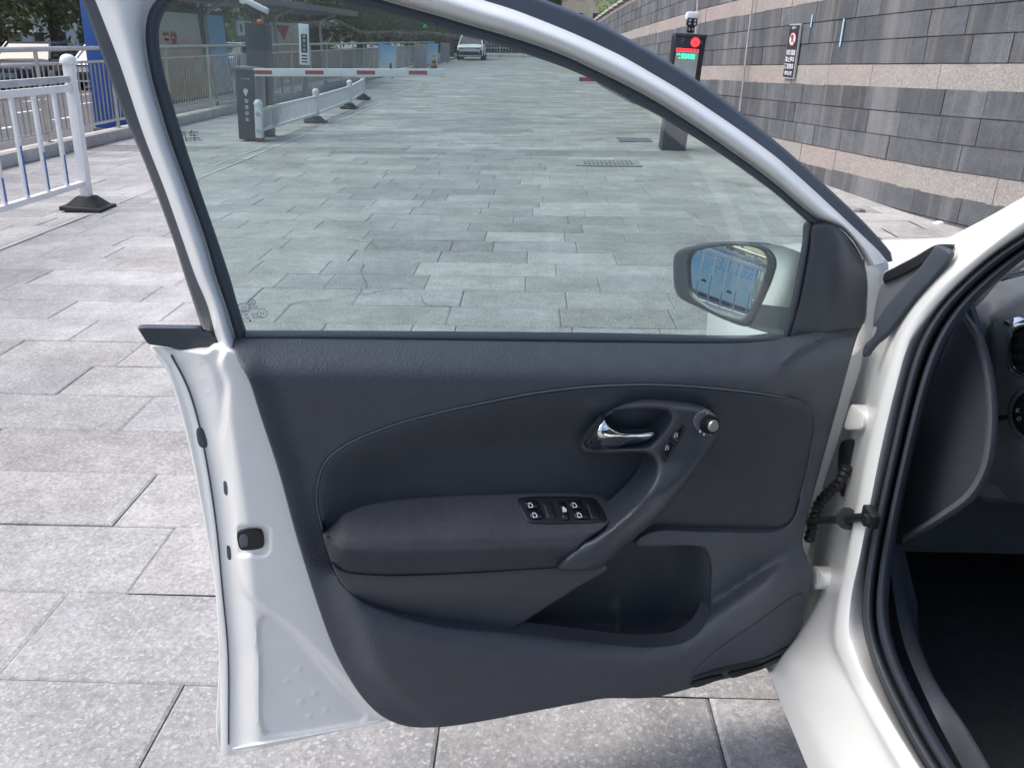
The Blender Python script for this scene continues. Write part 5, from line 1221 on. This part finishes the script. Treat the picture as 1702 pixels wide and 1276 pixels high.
# housing bowl behind the bezel
hb = spline(bez, True, 10); cb = hb.mean(0); rows_ = []
for k in range(6):
    s_ = math.cos(k / 5 * 1.35); dp = -.045 - .075 * math.sin(k / 5 * 1.57); rows_.append(mirror_map(hb, -.03) * 0 + (mirror_map(cb[None] * (1 - max(s_, .05)) + hb * max(s_, .05), 0.) + MIRN * dp))
m = MB(); nH = len(hb); m.add([p for r_ in rows_ for p in r_], [(j * nH + i, j * nH + (i + 1) % nH, (j + 1) * nH + (i + 1) % nH, (j + 1) * nH + i) for j in range(5) for i in range(nH)] + [tuple(range(5 * nH, 6 * nH))])
m.build('mirror_cap', M['paint'], door, True)
# white cover side and black arm bridging to the door corner
c1 = mirror_map(spline([(1262, 407), (1280, 415), (1290, 430), (1287, 455), (1276, 482), (1266, 506)], False, 6), .0)
def bridge(name, A, Bp, mt, bulge=.012, n=8, wB=-.02):
    a = mirror_map(resample(A, 30), .001); b = door_map(resample(Bp, 30), wB); rows_ = []
    for k in range(n + 1):
        t_ = k / n; p = a * (1 - t_) + b * t_; dirn = (EYE - p); dirn /= np.linalg.norm(dirn, axis=1)[:, None]; rows_.append(p + dirn * bulge * math.sin(math.pi * t_))
    m = MB().add([q for r_ in rows_ for q in r_], [(j * 30 + i, j * 30 + i + 1, (j + 1) * 30 + i + 1, (j + 1) * 30 + i) for j in range(n) for i in range(29)]); return m.build(name, mt, door, True, angle=70, fix=False)
bridge('mirror_cover_side', [(1262, 406), (1282, 417), (1291, 434), (1286, 460), (1272, 494), (1266, 507)], [(1300, 408), (1335, 424), (1336, 440), (1330, 460), (1322, 485), (1314, 512)], M['paint'], .010, wB=-.05)
bridge('mirror_arm', [(1266, 506), (1258, 522), (1250, 538), (1243, 544)], [(1318, 512), (1314, 530), (1308, 552), (1300, 560)], M['trim2'], .006, wB=-.012)
bridge('mirror_arm_foot', [(1243, 543), (1225, 538), (1210, 533)], [(1306, 559), (1290, 556), (1265, 549)], M['trim2'], .003, wB=-.012)

# ---------------------------------------------------------------- body around the opening
def X3(pts, x): 
    P = np.array(pts, float); xs = np.array(x, float) if hasattr(x, '__len__') else np.full(len(P), x); d = rays(P); t_ = xs / d[:, 0]; return EYE + d * t_[:, None]
# sill -> hinge post -> windscreen pillar, as one pressing: recess, step, crown, seal edge
def bcurve(low, lx, top, tx): return X3(low[::-1] + top, list(lx[::-1]) + list(tx))
up_n = 7
q0 = bcurve([(1450, 470), (1428, 560), (1392, 650), (1352, 760), (1312, 880), (1285, 980), (1262, 1090), (1276, 1114), (1300, 1172), (1343, 1276), (1400, 1410)], [.59, .60, .60, .60, .60, .58, .50, .455, .455, .455, .455],
            [(1475, 449), (1500, 435), (1540, 414), (1590, 388), (1640, 362), (1702, 327), (1760, 296), (1850, 245)], [.57] * 8)
q1 = bcurve([(1470, 540), (1446, 600), (1422, 690), (1400, 790), (1374, 900), (1345, 985), (1312, 1060), (1308, 1100), (1336, 1170), (1388, 1276), (1450, 1410)], [.555, .575, .575, .575, .575, .565, .505, .47, .46, .46, .46],
            [(1500, 486), (1545, 440), (1595, 405), (1642, 376), (1702, 342), (1760, 311), (1850, 262)], [.54] * 7)
q2 = bcurve([(1486, 556), (1460, 627), (1436, 730), (1418, 826), (1400, 922), (1382, 1004), (1374, 1050), (1392, 1110), (1420, 1165), (1478, 1276), (1560, 1410)], [.525, .535, .535, .535, .535, .53, .515, .50, .49, .49, .49],
            [(1516, 512), (1558, 466), (1604, 430), (1648, 398), (1702, 358), (1760, 327), (1850, 280)], [.520] * 7)
q3 = bcurve([(1497, 562), (1470, 640), (1446, 735), (1428, 828), (1410, 922), (1393, 1004), (1388, 1062), (1410, 1118), (1440, 1175), (1500, 1276), (1590, 1410)], [.510, .508, .508, .508, .508, .505, .50, .497, .49, .49, .49],
            [(1528, 520), (1566, 476), (1608, 440), (1650, 406), (1702, 368), (1760, 335), (1850, 289)], [.512] * 7)
q4 = bcurve([(1512, 568), (1486, 655), (1464, 748), (1446, 838), (1429, 925), (1413, 1005), (1412, 1060), (1434, 1115), (1468, 1178), (1528, 1276), (1620, 1410)], [.514, .512, .512, .512, .512, .512, .508, .505, .50, .50, .50],
            [(1540, 528), (1570, 492), (1609, 454), (1651, 419), (1702, 383), (1760, 350), (1850, 303)], [.518] * 7)
q5 = bcurve([(1527, 568), (1503, 648), (1482, 740), (1462, 830), (1446, 900), (1435, 975), (1434, 1040), (1450, 1100), (1484, 1176), (1540, 1276), (1640, 1410)], [.54] * 11,
            [(1547, 534), (1574, 498), (1611, 461), (1652, 426), (1702, 393), (1760, 360), (1850, 315)], [.54] * 7)
body = loft('door_pillar', [q0, q1, q2, q3, q4, q5], M['paint'], car_t, 130, 5); body['label'] = 'white windscreen pillar, hinge post and sill around the door opening'
hp_ = body
# seal: two ribs
def sealcurves(xs, offs):
    L0 = [(1640, 1410), (1540, 1276), (1484, 1176), (1450, 1100), (1434, 1040), (1435, 975), (1447, 896), (1462, 826), (1482, 738), (1503, 645), (1527, 568), (1562, 510), (1606, 464), (1650, 426), (1702, 392), (1760, 358), (1850, 314)]
    L1 = [(1690, 1410), (1590, 1276), (1532, 1176), (1496, 1100), (1478, 1030), (1480, 960), (1492, 880), (1508, 800), (1528, 715), (1552, 630), (1580, 560), (1612, 512), (1650, 474), (1676, 452), (1712, 424), (1770, 388), (1860, 342)]
    a, b = resample(L0, 80), resample(L1, 80); out = []
    for x, o_ in zip(xs, offs): out.append(X3(a * (1 - o_) + b * o_, x))
    return out
loft('door_seal', sealcurves([.545, .528, .520, .528, .546, .548, .532, .528, .540, .575], [0, .04, .2, .36, .46, .5, .56, .72, .9, 1.0]), M['seal'], body, 80, 3)
# black corner strips between wing and pillar
def xpan(name, out, x0, mt, par, **k):
    f = xmap(x0); f.nrm = np.array([-1., 0, 0]); return panel(name, out, 0., mt, par, mp=f, **k)
xpan('corner_strip', [(1556, 408), (1566, 411), (1578, 416), (1580, 421), (1574, 433), (1545, 468), (1515, 503), (1474, 556), (1453, 574), (1437, 594), (1434, 590), (1437, 574), (1453, 557), (1463, 524), (1500, 478), (1535, 437), (1550, 416)], .513, M['seal'], body, sp=12, r=4, e=.003, depth=.005)
xpan('corner_edge', [(1470, 454), (1484, 446), (1520, 427), (1556, 407), (1572, 407), (1566, 416), (1551, 420), (1535, 437), (1475, 468), (1468, 470)], .520, M['black'], body, sp=12, r=3, e=.003, depth=.012)
xpan('corner_plate', [(1468, 468), (1476, 466), (1535, 436), (1536, 444), (1500, 484), (1462, 530), (1452, 544), (1455, 510)], .526, M['gate_lt'], body, sp=12, r=3, e=.002, depth=.02)
# hinges, check strap, wiring boot
for P_ in ([(1404, 712), (1408, 690), (1416, 672), (1424, 676), (1436, 688), (1433, 712), (1420, 714)], [(1350, 966), (1352, 940), (1360, 942), (1368, 958), (1364, 976), (1352, 978)]):
    xpan('door_hinge', P_, .53, M['paint_in'], hp_, sp=8, r=3, e=.004, depth=.05)
xpan('boot_plate', [(1396, 738), (1402, 732), (1420, 730), (1426, 738), (1425, 770), (1416, 812), (1408, 828), (1400, 826), (1394, 812)], .562, M['black'], hp_, sp=8, r=4, e=.006, depth=.02)
bt = spline([(1408, 775), (1396, 800), (1378, 818), (1362, 836), (1352, 866), (1344, 900)], False, 2.5); bt3 = X3(bt, np.linspace(.545, .52, len(bt)))
MB().tube(list(bt3), [.0090 + .0016 * math.sin(k * 1.6) for k in range(len(bt3))], 10).build('wiring_boot', M['black'], hp_, True)
a_ = X3([(1352, 866)], .522)[0]; b_ = X3([(1452, 858)], .498)[0]; dv = (b_ - a_)
MB().tube([a_ - dv * .3, a_, a_ + dv * .5, b_], [.006, .006, .007, .007], 8).build('check_strap', M['black'], hp_, True)
cc = a_ + dv * .62; uu = dv / np.linalg.norm(dv)
MB().cyl(cc - uu * .010, cc, .008, .018, 14).cyl(cc, cc + uu * .005, .018, .014, 14).build('strap_buffer', M['black'], hp_, True)
MB().box(b_ - uu * .012, (.014, .034, .022), bev=.003).cyl(b_ + np.array([-.012, -.01, .0]), b_ + np.array([-.018, -.01, .0]), .009, n=6).build('strap_bracket', M['black'], hp_, True)

# ---------------------------------------------------------------- dashboard and cabin
def fmap(f0, nrm=None):
    f0.nrm = nrm; return f0
v_o = [(1676, 560), (1682, 545), (1698, 537), (1740, 534), (1775, 540), (1784, 560), (1784, 600), (1774, 622), (1740, 630), (1702, 626), (1684, 616), (1677, 600)]
v_i = [((x - 1730) * .90 + 1730, (y - 582) * .88 + 582) for x, y in v_o]
brow = I([(1640, 566), (1646, 534), (1653, 518), (1667, 504), (1702, 490), (1760, 474), (1900, 450)])
def dashw(x, y): return .045 + .05 * sst(x, 1640, 1720) - .05 * (1 - sst(y, 480, 560)) - .10 * sst(y, 740, 880) + .022 * sst(y - brow(x), -1, 8) * sst(x, 1640, 1652) * (1 - sst(y, 540, 640))
dpl = [(1612, 506), (1622, 530), (1636, 580), (1645, 640), (1646, 700), (1640, 760), (1622, 806), (1585, 846), (1530, 880), (1490, 905), (1480, 880), (1500, 790), (1530, 690), (1560, 600), (1585, 545)]
dash = panel('dashboard', [(1596, 522), (1612, 510), (1636, 500), (1672, 492), (1760, 470), (1900, 450), (1900, 900), (1760, 860), (1690, 836), (1630, 830), (1640, 780), (1648, 700), (1645, 620), (1630, 560)],
             dashw, M['dash'], car_t, mp=fmap(ymap(1.06), np.array([0, -1., 0])), sp=7, r=6, e=.01, depth=.05, holes=[v_i])
dash['label'] = 'dark grey dashboard end with air vents'
fx = xmap(.60); fx.nrm = np.array([-1., 0, 0])
panel('dash_end_panel', dpl, lambda x, y: .0 + .012 * sst(x, 1500, 1600), M['insert'], dash, mp=fx, sp=10, r=6, e=.006, depth=.004)
rim = [(1596, 528), (1616, 560), (1630, 610), (1638, 670), (1636, 730), (1628, 775), (1606, 815), (1560, 852), (1500, 888)]
rimB = [(1606, 512), (1632, 552), (1650, 610), (1658, 670), (1657, 735), (1646, 785), (1622, 828), (1570, 866), (1500, 904)]
A_, B_ = resample(rim, 60), resample(rimB, 60)
loft('dash_rim', [X3(A_, .592), X3(A_ * .8 + B_ * .2, .580), X3(A_ * .5 + B_ * .5, .578), X3(A_ * .15 + B_ * .85, .588), X3(B_, .61)], M['dash'], dash, 60, 3)
# dash top up to the windscreen
tA = [(1598, 522), (1625, 503), (1657, 470), (1702, 443), (1760, 420)]; tB = [(1608, 532), (1640, 520), (1660, 510), (1702, 491), (1760, 475)]
loft('dash_top', [X3(tA, [.63, .66, .74, .86, 1.0]), X3(np.array(tA) * .5 + np.array(tB) * .5, [.612, .64, .69, .765, .88]), X3(tB, [.60, .628, .655, .70, .79])], M['dash'], dash, 40, 4)
xpan('pillar_trim', [(1598, 518), (1602, 511), (1631, 482), (1659, 460), (1702, 433), (1760, 400), (1800, 394), (1740, 424), (1702, 441), (1673, 458), (1657, 467), (1639, 487), (1625, 503), (1612, 513)], .598, M['grey_in'], body, sp=12, r=4, e=.004, depth=.004)
yd = lambda y0: fmap(ymap(y0), np.array([0, -1., 0]))
def ring_panel(name, outer, inner, wadd, mt, par, **k): return panel(name, outer, lambda x, y: dashw(x, y) + wadd, mt, par, mp=yd(1.06), holes=[inner], **k)
ring_panel('vent_surround', [((x - 1730) * 1.10 + 1730, (y - 582) * 1.12 + 582) for x, y in v_o], v_o, .004, M['dash'], dash, sp=12, r=6, e=.006, depth=.02)
ring_panel('vent_ring', v_o, v_i, .007, M['chrome'], dash, sp=8, r=3, e=.004, depth=.02)
panel('air_vent', v_i, lambda x, y: dashw(x, y) - .012, M['dash_gloss'], dash, mp=yd(1.06), sp=20, r=3, e=.002, depth=.01)
for k in range(4):
    yy_ = 553 + k * 19; panel('vent_slat', [(1682, yy_), (1780, yy_ - 1), (1780, yy_ + 5), (1682, yy_ + 6)], lambda x, y: dashw(x, y) - .002, M['black'], dash, mp=yd(1.06), sp=20, r=2, e=.003, depth=.012, smooth=False)
# demister vent on top
dv_o = [(1648, 477), (1656, 468), (1690, 460), (1730, 450), (1740, 458), (1726, 474), (1690, 486), (1662, 490)]
fdv = lambda p, wv: X3(p, np.interp(np.asarray(p)[:, 0], [1608, 1650, 1690, 1740, 1810], [.61, .668, .715, .79, .93])) + np.array([0, -.35, .94]) * (np.broadcast_to(np.asarray(wv, float), (len(p),)))[:, None]
fdv.nrm = np.array([0, -.35, .94])
panel('top_vent_rim', dv_o, .014, M['grey_in'], dash, mp=fdv, sp=10, r=3, e=.003, depth=.01)
panel('top_vent', [((x - 1692) * .86 + 1692, (y - 470) * .78 + 470) for x, y in dv_o], .0165, M['black'], dash, mp=fdv, sp=12, r=2, e=.001, depth=.006)
for k in range(3): panel('top_vent_slat', [(1662 + k * 2, 472 + k * 5), (1722 - k * 6, 458 + k * 6), (1722 - k * 6, 460 + k * 6), (1662 + k * 2, 474 + k * 5)], .0185, M['icon_dim'], dash, mp=fdv, sp=20, r=1, e=.001, depth=.003, smooth=False)
# light switch
sw = [(1720 + 46 * math.cos(a_), 688 + 50 * math.sin(a_)) for a_ in np.linspace(0, 6.2832, 20, endpoint=False)]
panel('light_switch_ring', sw, lambda x, y: dashw(x, y) + .005, M['dash'], dash, mp=yd(1.06), sp=12, r=6, e=.006, depth=.02)
panel('light_switch', [((x - 1720) * .82 + 1720, (y - 688) * .82 + 688) for x, y in sw], lambda x, y: dashw(x, y) + .008, M['dash_gloss'], dash, mp=yd(1.06), sp=14, r=3, e=.003, depth=.01)
for (px, py), s_ in (((1693, 682), 'ID'), ((1695, 696), 'OI')):
    put_text('switch_icon', s_, .008, M['icon_dim'], dash, ymap(1.06)(np.array([(px, py)]), float(dashw(np.array([px * 1.]), np.array([py * 1.]))[0]) + .0095)[0], (1, 0, 0), (0, 0, 1))
panel('dash_seam', [(1640, 694), (1676, 690), (1678, 696), (1642, 702)], lambda x, y: dashw(x, y) + .003, M['black'], dash, mp=yd(1.06), sp=14, r=2, e=.002, depth=.004, smooth=False)
# cabin shell: floor, bulkhead, tunnel side, lower trim, roof, far side and windscreen
cab = MB(); cab.box((1.28, .2, .30), (1.42, 3.4, .04)); floor = cab.build('cabin_floor', M['carpet'], car_t)
MB().box((1.28, 1.62, .62), (1.44, .05, .66)).build('bulkhead', M['carpet'], floor)
MB().box((1.22, .6, .40), (.26, 1.9, .22), bev=.05).build('centre_tunnel', M['carpet'], floor, True)
#MB().box((.80, 1.28, .46), (.04, .05, .22), bev=.01).box((.80, 1.20, .36), (.07, .02, .10), bev=.008, rot=Matrix.Rotation(R(-30), 3, 'X')).build('pedal', M['black'], floor, True)
kp = X3([(1480, 905), (1482, 960), (1500, 1060), (1540, 1160), (1600, 1276), (1680, 1410)], .58); kq = X3([(1500, 905), (1500, 930), (1508, 1000), (1545, 1110), (1620, 1230), (1720, 1410)], [.62, .62, .62, .62, .60, .60])
kr = kq + np.array([.05, .0, -.12])
loft('kick_panel', [kp, kq, kr], M['trim2'], floor, 40, 4)
MB().box((1.31, 1.24, .87), (1.30, .38, .26), bev=.06).build('dash_body', M['dash'], dash, True)
MB().box((1.28, 1.33, .70), (1.38, .36, .26), bev=.05).build('knee_panel', M['insert'], dash, True)
MB().box((1.28, -1.15, 1.462), (1.16, 2.5, .03), bev=.012).build('roof', M['paint'], car_t, True)
MB().box((1.98, -.2, .75), (.06, 3.4, .95)).build('far_side', M['insert'], car_t)
MB().box((1.28, -1.55, .75), (1.42, .06, .95)).build('rear_bulkhead', M['insert'], car_t)
wsc = MB(); ga = np.array(X3([(1640, 448), (1702, 404), (1760, 368), (1850, 318)], .60)); gb = ga.copy(); gb[:, 0] = 1.96
wsc.add([*ga, *gb], [(i, i + 1, 5 + i, 4 + i) for i in range(3)]); wsc.build('windscreen', M['glass_clear'], car_t, fix=False)
# wing, bonnet and front wheel
sec = [(1.34, -.01), (1.50, -.03), (1.75, -.05), (2.05, -.06), (2.35, -.09), (2.60, -.13), (2.75, -.20)]; rows_ = []
for y_, bul in sec:
    dz_ = -.10 * sst(y_, 1.25, 2.75) - .12 * sst(y_, 2.4, 2.8); rows_.append(np.array([(.50 - bul, y_, .30), (.485 - bul, y_, .55 + dz_ * .3), (.485 - bul, y_, .72 + dz_ * .6), (.515 - bul * .8, y_, .84 + dz_), (.60, y_, .90 + dz_), (.78, y_, .925 + dz_), (1.28, y_, .945 + dz_ * .9)]))
loft('wing_and_bonnet', rows_, M['paint'], car_t, 40, 4)
wh = MB().cyl((.565, 1.98, .30), (.76, 1.98, .30), .30, n=32).build('front_wheel', M['tyre'], car_t, True); MB().cyl((.557, 1.98, .30), (.585, 1.98, .30), .20, n=20).build('rim', M['alloy'], wh, True)
